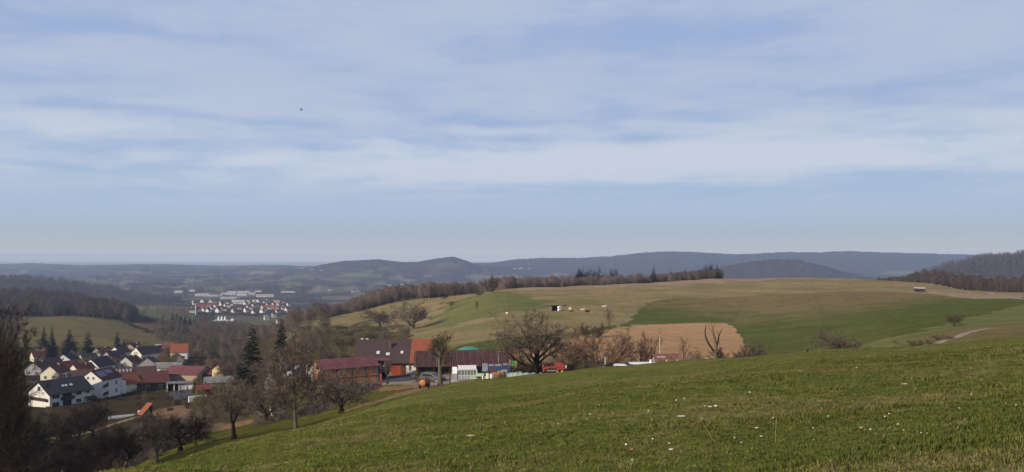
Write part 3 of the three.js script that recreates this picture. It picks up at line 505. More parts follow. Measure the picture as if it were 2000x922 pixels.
const WOOD = [woodTree(201, 13, 5.4, 1900, 0.034), woodTree(202, 14, 5.0, 1900, 0.034), woodTree(203, 11, 5.2, 1700, 0.034, 0.06)], FARWOOD = [woodTree(211, 13, 5.2, 230, 0.18, 0.08), woodTree(212, 15, 5, 230, 0.18, 0.08)], FIRS = [woodConifer(221, 15, 3.3), woodConifer(222, 13, 3.0)];
const SHRUBS = mergeGeometries([K.shrub.wood, K.shrub.twigs]);
const BROWN = [0.36, 0.285, 0.235], REDDISH = [0.42, 0.31, 0.255], DARKWOOD = [0.18, 0.138, 0.115], GREENISH = [0.33, 0.285, 0.165], FIRGREEN = [0.024, 0.034, 0.019];
// a wood: [geometry, share, colour] kinds, put where `spot` says, as one group of copies
const dim = (c, f) => c.map((k) => k * f);
function wood(name, label, kinds, count, seed, spot, o = {}) {
  const R = rngOf(seed), lists = kinds.map(() => []), m4 = new THREE.Matrix4(), q = new THREE.Quaternion(), up = V(0, 1, 0), col = new THREE.Color();
  const total = kinds.reduce((s, k) => s + k[1], 0);
  for (let i = 0; i < count; i++) {
    const s = spot(R); if (!s) continue;
    const [x, z, size = 1, force] = s; let t = R() * total, k = 0; while (k < kinds.length - 1 && t > kinds[k][1]) { t -= kinds[k][1]; k++; }
    if (force !== undefined) k = force;
    const sc = size * (o.even ? 0.72 + 0.5 * R() : 0.5 + 0.78 * Math.pow(R(), 1.25)) * (kinds[k][3] ?? 1), v = 0.86 + 0.28 * R();
    q.setFromAxisAngle(up, R() * 6.28);
    m4.compose(V(x, heightAt(x, z) - 0.1, z), q, V(sc * (0.85 + 0.4 * R()), sc, sc * (0.85 + 0.4 * R())));
    lists[k].push([m4.clone(), kinds[k][2].map((c) => c * v * (o.dim ?? 1))]);
  }
  const root = new THREE.Group(); root.name = numbered(name); scene.add(root); tag(root, label, o.category ?? 'wood', undefined, 'stuff');
  kinds.forEach((kind, k) => {
    if (!lists[k].length) return;
    const im = new THREE.InstancedMesh(kind[0], WHITE, lists[k].length); im.name = o.part ?? 'bare_tree_mass'; im.castShadow = im.receiveShadow = true; im.userData.kind = 'stuff';
    lists[k].forEach(([m, c], i) => { im.setMatrixAt(i, m); im.setColorAt(i, col.setRGB(...c)); });
    root.add(im);
  });
  return root;
}
const band = (p0, p1, d0, d1, f) => (R) => { const px = lerp(p0, p1, R()), t = R(), a = typeof d0 === 'function' ? d0(px) : d0, b = typeof d1 === 'function' ? d1(px) : d1, D = Math.sqrt(lerp(a * a, b * b, t)); const keep = f ? f(px, D, R) : 1; if (!keep) return null; const [x, z] = GD(px, D); return [x, z, typeof keep === 'number' ? keep : 1]; };

// the woods
wood('forest', 'leafless wood on the nearer ridge at far left', [[WOOD[0], 3, dim(BROWN, 0.42), 0.9], [WOOD[1], 3, dim(DARKWOOD, 0.75), 0.9], [FIRS[0], 0.25, FIRGREEN, 0.8]], 2600, 301, band(-250, 262, (p) => along([[-250, 860], [70, 885], [250, 900], [262, 950]], p), (p) => along([[-250, 1280], [150, 1280], [220, 1150], [262, 1010]], p), (p, D) => 1.1));
wood('forest', 'dark leafless wood along the second ridge at left', [[FARWOOD[0], 2, dim(DARKWOOD, 0.7), 1.1], [FARWOOD[1], 2, dim(BROWN, 0.4), 1.1], [FIRS[0], 0.3, FIRGREEN, 1.0]], 4200, 302, band(-400, 352, (p) => along([[-400, 1750], [100, 1750], [250, 1900], [330, 2300], [352, 2500]], p), (p) => along([[-400, 2600], [330, 2620], [352, 2560]], p)));
wood('forest', 'reddish brown leafless wood along the crest behind the hillside pasture', [[WOOD[0], 2, dim(REDDISH, 0.8), 0.82], [WOOD[1], 2, dim(BROWN, 0.85), 0.76], [WOOD[2], 2, dim(BROWN, 0.75), 0.85]], 2600, 303, band(820, 1330, (p) => along([[820, 625], [900, 640], [935, 645], [985, 560], [1000, 570], [1100, 600], [1200, 625], [1330, 690]], p), (p) => along([[820, 690], [1000, 700], [1200, 730], [1330, 740]], p), (p, D) => along([[820, 0.95], [960, 0.9], [1040, 0.8], [1200, 0.7], [1330, 0.62]], p)));
wood('forest', 'dark conifers standing up out of the crest wood', [[woodConifer(223, 15, 5), 2, FIRGREEN, 0.95], [woodConifer(224, 13, 4.8), 2, FIRGREEN, 1.05]], 130, 304, (R) => { const k = R(), px = k < 0.3 ? lerp(1122, 1150, R()) : k < 0.62 ? lerp(1153, 1206, R()) : k < 0.72 ? lerp(1370, 1408, R()) : k < 0.85 ? lerp(840, 905, R()) : lerp(1050, 1340, R()); const [x, z] = GD(px, px > 1300 ? 690 + 25 * R() : 650 + 40 * R()); return [x, z, px < 910 ? 0.8 : px > 1340 ? 0.85 : px < 1120 || px > 1210 ? 0.85 : 1.06]; }, { part: 'conifer_mass' });
wood('forest', 'leafless wood on the far edge of the hill by its last conifers', [[WOOD[0], 2, dim(BROWN, 0.6), 0.75], [WOOD[2], 1, dim(GREENISH, 0.6), 0.75]], 330, 309, band(1310, 1410, 680, 760, () => 0.75));
wood('forest', 'brown wood falling from the left end of the pasture hill into the valley', [[WOOD[0], 3, dim(REDDISH, 0.7), 0.72], [WOOD[1], 2, dim(BROWN, 0.7), 0.72], [WOOD[2], 2, dim(GREENISH, 0.7), 0.75]], 2400, 305, band(560, 850, (p) => along([[560, 620], [575, 600], [600, 575], [660, 590], [700, 600], [760, 612], [830, 640], [850, 650]], p), (p) => along([[545, 800], [700, 860], [850, 800]], p), (p, D) => 1));
wood('forest', 'brown leafless valley wood between the village and the town', [[WOOD[0], 3, dim(BROWN, 0.55), 0.72], [WOOD[1], 2, dim(REDDISH, 0.55), 0.68], [WOOD[2], 3, dim(GREENISH, 0.5), 0.65], [FIRS[0], 0.2, FIRGREEN, 0.7]], 2000, 306, band(300, 640, (p) => along([[300, 640], [360, 560], [400, 470], [450, 430], [560, 330], [640, 300]], p), (p) => along([[300, 1000], [420, 1150], [640, 1000]], p), (p, D, R) => fbm(noiseB, p * 0.012, D * 0.006, 3) + R() * 0.6 > 0.22 && !(p < 375 && D > 700 && D < 1050 && R() < 0.8) ? 0.9 : 0));
wood('forest', 'hedges and small woods across the valley round the distant town', [[FARWOOD[0], 3, dim(BROWN, 0.5), 0.8], [FARWOOD[1], 2, dim(REDDISH, 0.5), 0.75], [FIRS[0], 0.3, FIRGREEN, 0.8]], 5200, 307, band(260, 900, (p) => 1100, (p) => 4300, (p, D, R) => fbm(noiseA, p * 0.006 * D / 1000 + 3, D * 0.0035, 3) + 0.5 * R() > (D > 2150 && D < 3500 && p > 330 && p < 580 ? 0.38 : 0.12) ? 0.8 : 0));
wood('forest', 'brown wood behind the hill at the right edge', [[WOOD[0], 3, dim(REDDISH, 0.5), 0.95], [WOOD[1], 2, dim(BROWN, 0.5), 0.9], [WOOD[2], 2, dim(DARKWOOD, 0.8), 1]], 4200, 308, band(1715, 2300, (p) => along([[1690, 745], [1770, 700], [1830, 625], [1900, 570], [1950, 530], [2000, 500], [2300, 460]], p), (p) => along([[1690, 790], [1800, 830], [1950, 830], [2300, 760]], p), (p, D) => along([[1715, 0.35], [1760, 0.5], [1800, 0.75], [1900, 0.85], [2000, 0.95], [2300, 1.0]], p)));
wood('forest', 'leafless wood covering the steep hill at far right', [[FARWOOD[0], 3, dim(BROWN, 0.48), 0.68], [FARWOOD[1], 2, dim(DARKWOOD, 0.9), 0.68]], 13000, 310, band(1700, 2450, 1500, 2750, (p, D) => 1));
wood('forest', 'small trees of the far plain beyond the hill crest', [[FARWOOD[0], 3, dim(BROWN, 0.5), 0.9], [FARWOOD[1], 2, dim(DARKWOOD, 0.8), 0.9]], 2600, 311, band(900, 1760, 1800, 4200, (p, D, R) => fbm(noiseA, p * 0.006 * D / 1000 + 3, D * 0.0035, 3) + 0.5 * R() > 0.25 ? 0.8 : 0));

// ------------------------------------------------------------------ buildings
const WALL = { hall: M(0.58, 0.57, 0.55, { map: TEX.stain }), pale: M(0.48, 0.47, 0.44, { map: TEX.plaster }), white: M(0.70, 0.68, 0.63, { map: TEX.plaster }), cream: M(0.72, 0.66, 0.50, { map: TEX.plaster }), yellow: M(0.58, 0.47, 0.24, { map: TEX.plaster }), tan: M(0.40, 0.31, 0.23, { map: TEX.plaster }), grey: M(0.34, 0.33, 0.32, { map: TEX.plaster }), brick: M(0.66, 0.31, 0.17, { map: TEX.bricks }), brown: M(0.10, 0.065, 0.045, { map: TEX.boards }), concrete: M(0.46, 0.40, 0.33, { map: TEX.stain }), rosy: M(0.50, 0.26, 0.2, { map: TEX.plaster }), orange: M(0.66, 0.46, 0.3, { map: TEX.plaster }) };
const ROOF = { slate: M(0.050, 0.050, 0.055, { map: TEX.tiles, bump: TEX.tiles }), red: M(0.135, 0.048, 0.042, { map: TEX.tiles, bump: TEX.tiles }), maroon: M(0.19, 0.056, 0.050, { map: TEX.stain, rough: 0.75 }), orange: M(0.31, 0.10, 0.052, { map: TEX.tiles, bump: TEX.tiles }), brown: M(0.115, 0.06, 0.05, { map: TEX.tiles, bump: TEX.tiles }), dark: M(0.085, 0.058, 0.055, { map: TEX.tiles, bump: TEX.tiles }), grey: M(0.25, 0.24, 0.23, { map: TEX.stain }), white: M(0.56, 0.56, 0.55, { map: TEX.stain, rough: 0.86 }), brightred: M(0.27, 0.042, 0.036, { map: TEX.stain, rough: 0.7 }), rust: M(0.135, 0.052, 0.04, { map: TEX.tiles, bump: TEX.tiles }) };
const GLASS = M(0.025, 0.028, 0.034, { rough: 0.12 }), FRAME = M(0.62, 0.6, 0.56, { rough: 0.6 }), DARKWOODEN = M(0.075, 0.045, 0.03, { map: TEX.boards }), STEEL = M(0.5, 0.5, 0.5, { rough: 0.4, metal: 0.6 }), RUBBER = M(0.02, 0.02, 0.02, { rough: 0.9 }), SHADE = M(0.018, 0.016, 0.015, { rough: 1 }), WHITEPAINT = M(0.78, 0.78, 0.76, { rough: 0.5 });
const deg = (d) => d * Math.PI / 180;
const windowGeo = new Map();
function addWindow(parent, side, L, W, x, y, w, h, frame = FRAME) {    // side f(ront) b(ack) l(eft) r(ight); x along the wall, y of the sill
  const key = [w, h].join();
  if (!windowGeo.has(key)) {
    const f = new MB(), t = 0.09, d = 0.07;
    f.box(-w / 2 - t / 2, h / 2, d / 2, t, h + 2 * t, d); f.box(w / 2 + t / 2, h / 2, d / 2, t, h + 2 * t, d); f.box(0, -t / 2, d / 2 + 0.02, w, t, d + 0.04); f.box(0, h + t / 2, d / 2, w, t, d); f.box(0, h / 2, d / 2 - 0.01, 0.06, h, d - 0.03);
    const g = new MB(); g.box(0, h / 2, 0.012, w, h, 0.024);
    windowGeo.set(key, [f.geo(), g.geo()]);
  }
  const [fg, gg] = windowGeo.get(key), o = mesh('window', fg, frame, parent);
  mesh('pane', gg, GLASS, o);
  if (side === 'f') o.position.set(x, y, W / 2); else if (side === 'b') { o.position.set(-x, y, -W / 2); o.rotation.y = Math.PI; }
  else if (side === 'l') { o.position.set(-L / 2, y, x); o.rotation.y = -Math.PI / 2; } else { o.position.set(L / 2, y, -x); o.rotation.y = Math.PI / 2; }
  return o;
}
// a gabled building: ridge along its own x; eave and rise in metres; windows [side, columns, storeys, width, height]
function house(o) {
  const p = o.pos ?? at(o.px, o.D), { L, W, eave, rise } = o, t = thing(o.name ?? 'house', o.label, o.category ?? 'house', [p.x, p.y + (o.lift ?? 0), p.z], deg(o.yaw ?? 0) + (o.square ? 0 : Math.atan2(-p.x, -p.z)), o.group);
  const w = new MB(), base = -2.5, x = L / 2, z = W / 2, P = (a, b, c) => V(a, b, c), rz = (o.ridge ?? 0) * z;
  w.quad(P(-x, base, z), P(x, base, z), P(x, eave, z), P(-x, eave, z)); w.quad(P(x, base, -z), P(-x, base, -z), P(-x, eave, -z), P(x, eave, -z));
  for (const s of [-1, 1]) { const q = [P(s * x, base, s * -z), P(s * x, base, s * z), P(s * x, eave, s * z), P(s * x, eave, s * -z)]; if (s > 0) q.reverse(); if (s < 0) w.quad(q[0], q[1], q[2], q[3]); else w.quad(P(x, base, z), P(x, base, -z), P(x, eave, -z), P(x, eave, z)); if (s < 0) w.tri(P(-x, eave, -z), P(-x, eave, z), P(-x, eave + rise, rz)); else w.tri(P(x, eave, z), P(x, eave, -z), P(x, eave + rise, rz)); }
  w.build('wall', o.wall, t);
  const oh = o.over ?? 0.45, th = 0.16;
  let roof;
  for (const [x0, x1, rm, rl] of o.roofs ?? [[-x - oh * 0.8, x + oh * 0.8, o.roof]]) {
    const r = new MB();
    for (const s of [1, -1]) {
      const run = z - s * rz, slope = rise / run, ez = s * (z + oh), ey = eave - oh * slope + 0.05, ry = eave + rise + 0.05;
      const a = [P(x0, ey, ez), P(x1, ey, ez), P(x1, ry, rz), P(x0, ry, rz)]; if (s < 0) a.reverse();
      const up = a.map((q) => q.clone().add(V(0, th, 0)));
      r.quad(...up); r.quad(a[3], a[2], a[1], a[0]);
      for (let k = 0; k < 4; k++) { if (k === (s > 0 ? 2 : 0)) continue; r.quad(a[k], a[(k + 1) % 4], up[(k + 1) % 4], up[k]); }
    }
    const made = r.build('roof', rm, t); if (rl) made.userData.label = rl; roof = roof ?? made;
  }
  for (const [side, n, storeys, ww = 1.1, wh = 1.25, from = 0.9, step = 2.7] of o.win ?? []) {
    const span = side === 'f' || side === 'b' ? L : W;
    for (let s = 0; s < storeys; s++) for (let k = 0; k < n; k++) addWindow(t, side, L, W, ((k + 0.5) / n - 0.5) * span * 0.88, from + s * step, ww, wh);
  }
  if (o.gableWin) for (const [side, n, y, gap = 1.6, ww = 0.9, wh = 1] of o.gableWin) for (let k = 0; k < n; k++) addWindow(t, side, L, W, (k - (n - 1) / 2) * gap, y, ww, wh);
  for (const [cx, cz, ch = 1.3, cw = 0.6] of o.chimney ?? []) { const y = eave + rise * (1 - Math.abs(cz - rz) / z); const c = new MB(); c.box(cx, y + ch / 2 - 0.5, cz, cw, ch + 1, cw); c.box(cx, y + ch + 0.05, cz, cw + 0.16, 0.1, cw + 0.16); c.build('chimney', o.chimneyMat ?? WALL.rosy, roof); }
  const onRoof = (cx, f, sx, sy, name, m, lift = 0.06) => {           // a flat piece lying on the front slope, f from eave to ridge
    const slope = rise / (z - rz), a = Math.atan2(rise, z - rz), cy = eave + rise * f + 0.05 + 0.16 / Math.cos(a), cz = z - (z - rz) * f, b = new MB(); b.box(0, 0, 0, sx, lift * 2, sy); const q = b.build(name, m, roof); q.position.set(cx, cy, cz); q.rotation.x = a; return q;
  };
  for (const [cx, f, sx = 0.8, sy = 1.1] of o.skylight ?? []) onRoof(cx, f, sx, sy, 'skylight', M(0.55, 0.57, 0.6, { rough: 0.15 }));
  for (const [cx, f, sx, sy] of o.solar ?? []) onRoof(cx, f, sx, sy, 'solar_panel', M(0.10, 0.11, 0.13, { rough: 0.3, metal: 0.3 }));
  return t;
}
function boxes(parent, name, m, list) { const b = new MB(); for (const q of list) b.box(...q); return b.build(name, m, parent); }

// -- the village, nearest first
const h1 = house({ px: 118, D: 271, yaw: 31, L: 14.5, W: 12, eave: 4.9, rise: 3.7, wall: WALL.white, roof: ROOF.slate, over: 0.9, label: 'white two-storey house with long dark slate roof and dark wooden balcony, nearest at left', name: 'village_house', chimney: [[2, -2, 0.9]], skylight: [[-1.2, 0.42, 0.7, 0.9], [-0.1, 0.42, 0.7, 0.9], [1.6, 0.42, 0.9, 0.9]], win: [], gableWin: [['l', 1, 5.4, 1.6, 1.6, 1.5]] });
for (const [x, y, w, h] of [[-5.2, 0.3, 2.4, 1.5], [-5.2, 3.1, 2.4, 1.5], [2.7, 0.6, 1.7, 1.3], [2.7, 3.2, 1.7, 1.3], [6.0, 3.3, 1.1, 1.2]]) addWindow(h1, 'f', 14.5, 12, x, y, w, h);
boxes(h1, 'balcony', DARKWOODEN, [[-1.3, 2.9, 6.9, 4.4, 1.0, 0.12], [-1.3, 2.42, 6.45, 4.4, 0.16, 0.9], [-3.45, 2.9, 6.45, 0.1, 1, 0.8], [0.85, 2.9, 6.45, 0.1, 1, 0.8]]);
boxes(h1, 'balcony', DARKWOODEN, [[-8.0, 2.95, 0.4, 0.12, 0.9, 9.4], [-7.6, 2.42, 0.4, 0.75, 0.16, 9.4]]);
boxes(h1, 'terrace_wall', WALL.white, [[-8.2, 0.1, 0.6, 0.2, 1.9, 10]]);
boxes(h1, 'balcony_door', GLASS, [[-1.3, 3.7, 6.02, 3.2, 1.9, 0.06], [-1.3, 1.05, 6.02, 3.0, 2.0, 0.06]]);
boxes(h1, 'awning', DARKWOODEN, [[6.1, 2.2, 7.0, 3.0, 0.12, 2.0], [6.1, 1.6, 7.95, 3.0, 1.1, 0.1]]);
const h2 = house({ px: 197, D: 288, yaw: 52, L: 10.5, W: 9, eave: 7.0, rise: 3.1, wall: WALL.white, roof: ROOF.red, label: 'tall white gabled house with red roof and grey solar panels', name: 'village_house', gableWin: [['l', 2, 7.1, 2.2, 0.8, 0.9]], chimney: [[-1.5, -0.8, 1.0, 0.5]], solar: [[-2.6, 0.5, 3.6, 2.9], [1.6, 0.62, 3.4, 2.2]], chimneyMat: WALL.white, win: [['f', 2, 2, 1.0, 1.2, 1.6, 2.9]] });
for (const y of [4.9, 2.1]) boxes(h2, 'balcony', DARKWOODEN, [[-3.9, y, 5.15, 2.2, 0.9, 0.1], [-3.9, y - 0.5, 4.85, 2.2, 0.14, 0.7]]);
boxes(h2, 'annex', WALL.white, [[6.1, 2.0, 2.6, 2.2, 6.0, 4.4]]);
house({ px: 245, D: 301, yaw: 35, L: 8, W: 7.5, eave: 3.6, rise: 2.5, wall: WALL.cream, roof: ROOF.orange, label: 'small cream gabled house with bright orange roof beside the white gabled house', name: 'village_house', gableWin: [['l', 2, 3.3, 1.9, 0.8, 1]] });
house({ px: 284, D: 309, yaw: 6, L: 15.5, W: 14, eave: 2.9, rise: 3.4, wall: WALL.brown, roof: ROOF.rust, label: 'wide low building under a plain rust red roof', name: 'village_house', win: [['f', 3, 1]] });
const h5 = house({ px: 368, D: 322, yaw: -32, L: 15, W: 12, eave: 4.4, rise: 2.5, wall: WALL.tan, roof: ROOF.maroon, label: 'large shed with tan gable and dark red metal roof above white garages', category: 'shed', name: 'village_shed' });
const g1 = thing('garage_block', 'row of white garages with flat grey roof in the village', 'garage', at(352, 296).toArray(), deg(16));
boxes(g1, 'wall', WALL.white, [[-1.9, 0.6, 0, 0.3, 4.2, 4], [-0.2, 0.6, 0, 0.3, 4.2, 4], [4.7, 0.6, 0, 0.3, 4.2, 4], [2.3, 0.6, 0, 0.3, 4.2, 4], [1.4, 0.6, -1.9, 6.6, 4.2, 0.3], [-4.3, 0.6, 0, 0.3, 4.2, 4]]);
boxes(g1, 'roof', ROOF.grey, [[0.2, 2.85, 0.2, 9.8, 0.3, 4.8]]);
boxes(g1, 'garage_door_or_shade', M(0.5, 0.49, 0.46, { map: TEX.boards }), [[1.05, 0.9, 1.7, 2.1, 3.4, 0.1]]); boxes(g1, 'garage_door_or_shade', WHITEPAINT, [[3.5, 0.9, 1.7, 2.1, 3.4, 0.1]]); boxes(g1, 'garage_door_or_shade', SHADE, [[-1.05, 0.9, 1.2, 1.4, 3.4, 0.1]]); boxes(g1, 'garage_door_or_shade', SHADE, [[-3.1, 0.9, 1.2, 2.1, 3.4, 0.1]]);  // two bays hold near-black sheets that paint in the shade inside
const sh = house({ px: 396, D: 262, yaw: 8, L: 4.0, W: 3.6, eave: 2.2, rise: 1.0, wall: WALL.brown, roof: ROOF.brightred, label: 'small hut with bright red roof beside the white container', category: 'hut', name: 'garden_hut', lift: 0.6 });
const cont = thing('site_container', 'low white container with dark window below the red-roofed hut', 'container', at(386, 250).toArray(), deg(30));
boxes(cont, 'body', M(0.5, 0.52, 0.51, { map: TEX.plaster }), [[0, 0.6, 0, 5.4, 1.9, 2.2]]); boxes(cont, 'roof', WHITEPAINT, [[0.9, 1.62, 0, 3.4, 0.16, 2.4]]); addWindow(cont, 'f', 5.4, 2.2, -1.2, 0.5, 0.9, 0.6);
house({ px: 443, D: 318, yaw: 40, L: 9, W: 6.5, eave: 4.8, rise: 2.0, wall: WALL.yellow, roof: ROOF.red, label: 'yellow house with dark red roof beside the tall spruce', name: 'village_house', win: [['l', 3, 1, 0.5, 0.7, 3.0]] });
house({ px: 428, D: 292, yaw: -3, L: 10, W: 7, eave: 2.2, rise: 1.6, wall: WALL.grey, roof: ROOF.grey, label: 'low grey outbuilding with pale grey roof below the yellow house', category: 'shed', name: 'village_shed' });
house({ px: 415, D: 322, yaw: -12, L: 9, W: 6, eave: 3.2, rise: 1.4, wall: WALL.brown, roof: ROOF.maroon, label: 'dark shed with maroon roof between tan gable shed and yellow house', category: 'shed', name: 'village_shed' });
const h10 = house({ px: 225, D: 352, yaw: 3, L: 33, W: 10, eave: 3.0, rise: 2.8, wall: WALL.tan, roof: ROOF.brown, label: 'very long brown-roofed building with a row of pale roof vents', name: 'village_house' });
for (let k = 0; k < 5; k++) boxes(h10, 'roof_vent', M(0.5, 0.5, 0.48), [[0.2 + k * 1.45, 4.9, 3.0, 0.8, 1.2, 0.7]]);
house({ px: 132, D: 395, yaw: 24, L: 9, W: 8, eave: 3.3, rise: 3.4, wall: WALL.cream, roof: ROOF.rust, label: 'cream gabled house with steep rust roof behind the dark slate house', name: 'village_house', gableWin: [['l', 2, 1.2], ['l', 1, 3.9]], win: [['f', 2, 1]] });
house({ px: 131, D: 432, yaw: 66, L: 10, W: 9.5, eave: 4.6, rise: 3.6, wall: WALL.white, roof: ROOF.slate, label: 'white gable house with dark roof and small attic window below the firs', name: 'village_house', gableWin: [['l', 1, 5.3], ['l', 3, 1.4, 2.6]] });
house({ px: 99, D: 415, yaw: 40, L: 9, W: 8, eave: 4.2, rise: 3.2, wall: WALL.grey, roof: ROOF.dark, label: 'leftmost village house with dark roof and grey walls', name: 'village_house', win: [['f', 3, 1]] });
house({ px: 193, D: 402, yaw: 48, L: 11, W: 10, eave: 3.4, rise: 3.6, wall: WALL.white, roof: ROOF.slate, label: 'white gable under a dark slate roof right of the wide fir', name: 'village_house', gableWin: [['l', 2, 1.3, 2.4]] });
house({ px: 222, D: 440, yaw: 44, L: 10, W: 8.5, eave: 4.6, rise: 3.6, wall: WALL.grey, roof: ROOF.dark, label: 'half-hidden grey gable with three small windows behind bare trees', name: 'village_house', gableWin: [['l', 3, 3.6, 1.6, 0.8, 0.9]] });
house({ px: 234, D: 480, yaw: 50, L: 9, W: 8, eave: 4.4, rise: 3.4, wall: WALL.white, roof: ROOF.brown, label: 'white gable with brown roof right below the single dark fir', name: 'village_house' });
house({ px: 172, D: 450, yaw: 20, L: 8, W: 7, eave: 3.8, rise: 2.6, wall: WALL.grey, roof: ROOF.slate, label: 'small grey house almost hidden behind the wide fir', name: 'village_house' });
const h17 = house({ px: 283, D: 470, yaw: 42, L: 13, W: 9.5, eave: 4.0, rise: 4.0, wall: WALL.white, roof: ROOF.dark, label: 'white gabled house with dark roof and red brick chimney in the back row', name: 'village_house', gableWin: [['l', 2, 4.2, 1.8], ['l', 3, 1.2, 2.4]], chimney: [[-3.5, -2, 2.2, 0.9]] });
house({ px: 306, D: 500, yaw: 52, L: 9, W: 8, eave: 3.6, rise: 3.2, wall: WALL.white, roof: ROOF.brown, label: 'small brown-roofed white house behind the ochre willow', name: 'village_house' });
const flat = thing('flat_roof_building', 'pale flat-roofed building in the back row of the village', 'building', at(315, 540).toArray(), deg(2));
boxes(flat, 'wall', WALL.grey, [[0, 1.6, 0, 8, 5, 6]]); boxes(flat, 'roof', M(0.55, 0.54, 0.5, { map: TEX.stain }), [[0, 4.3, 0, 8.4, 0.35, 6.4]]);
house({ px: 351, D: 480, yaw: -8, L: 9.5, W: 8, eave: 4.6, rise: 4.4, wall: WALL.white, roof: ROOF.orange, label: 'house with steep bright orange roof and white lower wall behind the ochre willow', name: 'village_house', win: [['f', 3, 1]] });
house({ px: 330, D: 505, yaw: -8, L: 7, W: 7, eave: 5.0, rise: 3.4, wall: WALL.rosy, roof: ROOF.maroon, label: 'dark red roofed house left of the bright orange roof', name: 'village_house' });
house({ px: 330, D: 372, yaw: -20, L: 12, W: 8, eave: 3.4, rise: 2.0, wall: WALL.white, roof: ROOF.grey, label: 'grey-roofed white house behind the large tan gable shed', name: 'village_house' });
{
  const R = rngOf(717), kinds = [[WALL.grey, ROOF.brown], [WALL.cream, ROOF.rust], [WALL.tan, ROOF.dark], [WALL.pale, ROOF.rust]], protos = [];
  [[75, 395], [160, 380], [205, 425], [255, 415], [290, 400], [78, 470], [262, 520], [200, 500], [345, 440], [108, 372]].forEach(([px, D], k) => {
    const label = 'small muted house half hidden among the village trees', group = 'small muted houses half hidden in the village', p = at(px, D), yaw = 15 + 50 * R();
    if (k < 4) { protos.push(house({ px, D, yaw, L: 9.5, W: 8, eave: 3.4, rise: 3.2, wall: kinds[k][0], roof: kinds[k][1], label, group, name: 'village_house', win: [['f', 3, 1], ['l', 2, 1]], chimney: [[1.5, 0.8, 0.9, 0.5]] })); return; }
    dup(protos[k % 4], p.toArray(), deg(yaw) + Math.atan2(-p.x, -p.z), label, group, 0.85 + 0.2 * R());
  });
}
const poly = thing('greenhouse_tunnel', 'long low white plastic tunnel on the grass at lower left', 'tunnel', at(238, 228).toArray(), deg(34));
{ const b = new MB(); for (let k = 0; k < 8; k++) { const a0 = k / 8 * Math.PI, a1 = (k + 1) / 8 * Math.PI, q = (a, x) => V(x, Math.sin(a) * 0.8, Math.cos(a) * 0.75); b.quad(q(a0, -3.4), q(a0, 3.4), q(a1, 3.4), q(a1, -3.4)); } b.build('cover', M(0.33, 0.33, 0.32, { rough: 0.6 }), poly); for (const s of [-1, 1]) boxes(poly, 'end_wall', M(0.4, 0.38, 0.35), [[3.4 * s, 0.3, 0, 0.1, 0.9, 1.4]]); }
const lean = thing('tiled_lean_to', 'steep orange tiled roof panel standing in the brown thicket', 'shed', at(283, 210, 0.9).toArray(), deg(-28));
{ const b = new MB(); b.box(0, 2.2, 0, 2.1, 0.16, 4.2, 0, 0); const m = b.build('roof', M(0.34, 0.115, 0.055, { map: TEX.tiles }), lean); m.geometry.translate(0, -2.2, 0); m.position.set(0, 1.9, 0); m.rotation.x = 0.7; for (const x of [-0.95, 0.95]) for (const [z, h] of [[-1.5, 3.0], [1.5, 0.6]]) new MB().bar(V(x, -1, z), V(x, h, z), 0.07).build('post', DARKWOODEN, lean); boxes(lean, 'wall', WALL.brown, [[0, 0.6, -1.6, 2, 3.6, 0.1]]); }
const whitebox = thing('boat_trailer', 'small white covered trailer beside the steep orange roof', 'trailer', at(275, 229).toArray(), deg(30));
boxes(whitebox, 'body', WHITEPAINT, [[0, 0.8, 0, 1.6, 0.5, 0.9], [0, 1.08, 0, 1.2, 0.12, 0.7]]); for (const s of [-1, 1]) { const b = new MB(); b.bar(V(0.1, 0.32, s * 0.5 - 0.08), V(0.1, 0.32, s * 0.5 + 0.08), 0.32, 0.32, 12, true); b.build('wheel', RUBBER, whitebox); }

// -- grey works with three pale silos, then the town on the valley floor
const works = thing('valley_works', 'grey industrial shed with three pale pointed silos in the valley', 'factory', at(438, 1270).toArray(), deg(4));
boxes(works, 'wall', WALL.grey, [[0, 2, 0, 33, 8, 12]]); boxes(works, 'roof', M(0.6, 0.61, 0.62), [[0, 6.2, 0, 34, 0.5, 13], [13, 7.4, 0, 4, 2, 6]]);
for (let k = 0; k < 3; k++) { const b = new MB(); b.bar(V(-9 + k * 5.2, 6, 0), V(-9 + k * 5.2, 10, 0), 1.7, 1.7, 10); b.bar(V(-9 + k * 5.2, 10, 0), V(-9 + k * 5.2, 13.5, 0), 1.7, 0.1, 10); b.build('silo', M(0.7, 0.71, 0.72, { rough: 0.4 }), works); }
function hall(px, py, wpx, hpx, label, o = {}) {       // a big flat-roofed hall on the valley floor: bearing, foot, width and height as seen
  const g = ground(px, py, 1500), D = -g.z, w = wpx / FOCAL * D, h = hpx / FOCAL * D, t = thing(o.name ?? 'industrial_hall', label, o.category ?? 'hall', [g.x, g.y, g.z], deg(o.yaw ?? 0), o.group);
  const d = o.deep ?? Math.max(14, w * 0.6);
  boxes(t, 'wall', o.wall ?? WALL.hall, [[0, h / 2 - 2, -d / 2, w, h + 4, d]]); boxes(t, 'roof', o.roof ?? ROOF.white, [[0, h + 0.3, -d / 2, w + 0.8, 0.6, d + 0.8]]);
  for (let k = 0; k < (o.win ?? 0); k++) { const f = boxes(t, 'window', FRAME, [[((k + 0.5) / o.win - 0.5) * w * 0.86, h * 0.5, 0.06, w * 0.5 / o.win, h * 0.36, 0.12]]); boxes(f, 'pane', GLASS, [[((k + 0.5) / o.win - 0.5) * w * 0.86, h * 0.5, 0.13, w * 0.44 / o.win, h * 0.28, 0.06]]); }
  return t;
}
hall(348, 573, 16, 5, 'leftmost white industrial hall at the edge of the distant town', { win: 3 });
hall(374, 570, 13, 3.5, 'small white hall between the leftmost hall and the broad white one');
hall(394, 579, 27, 5, 'broad white factory hall with dark window band at the left of the town', { win: 6 });
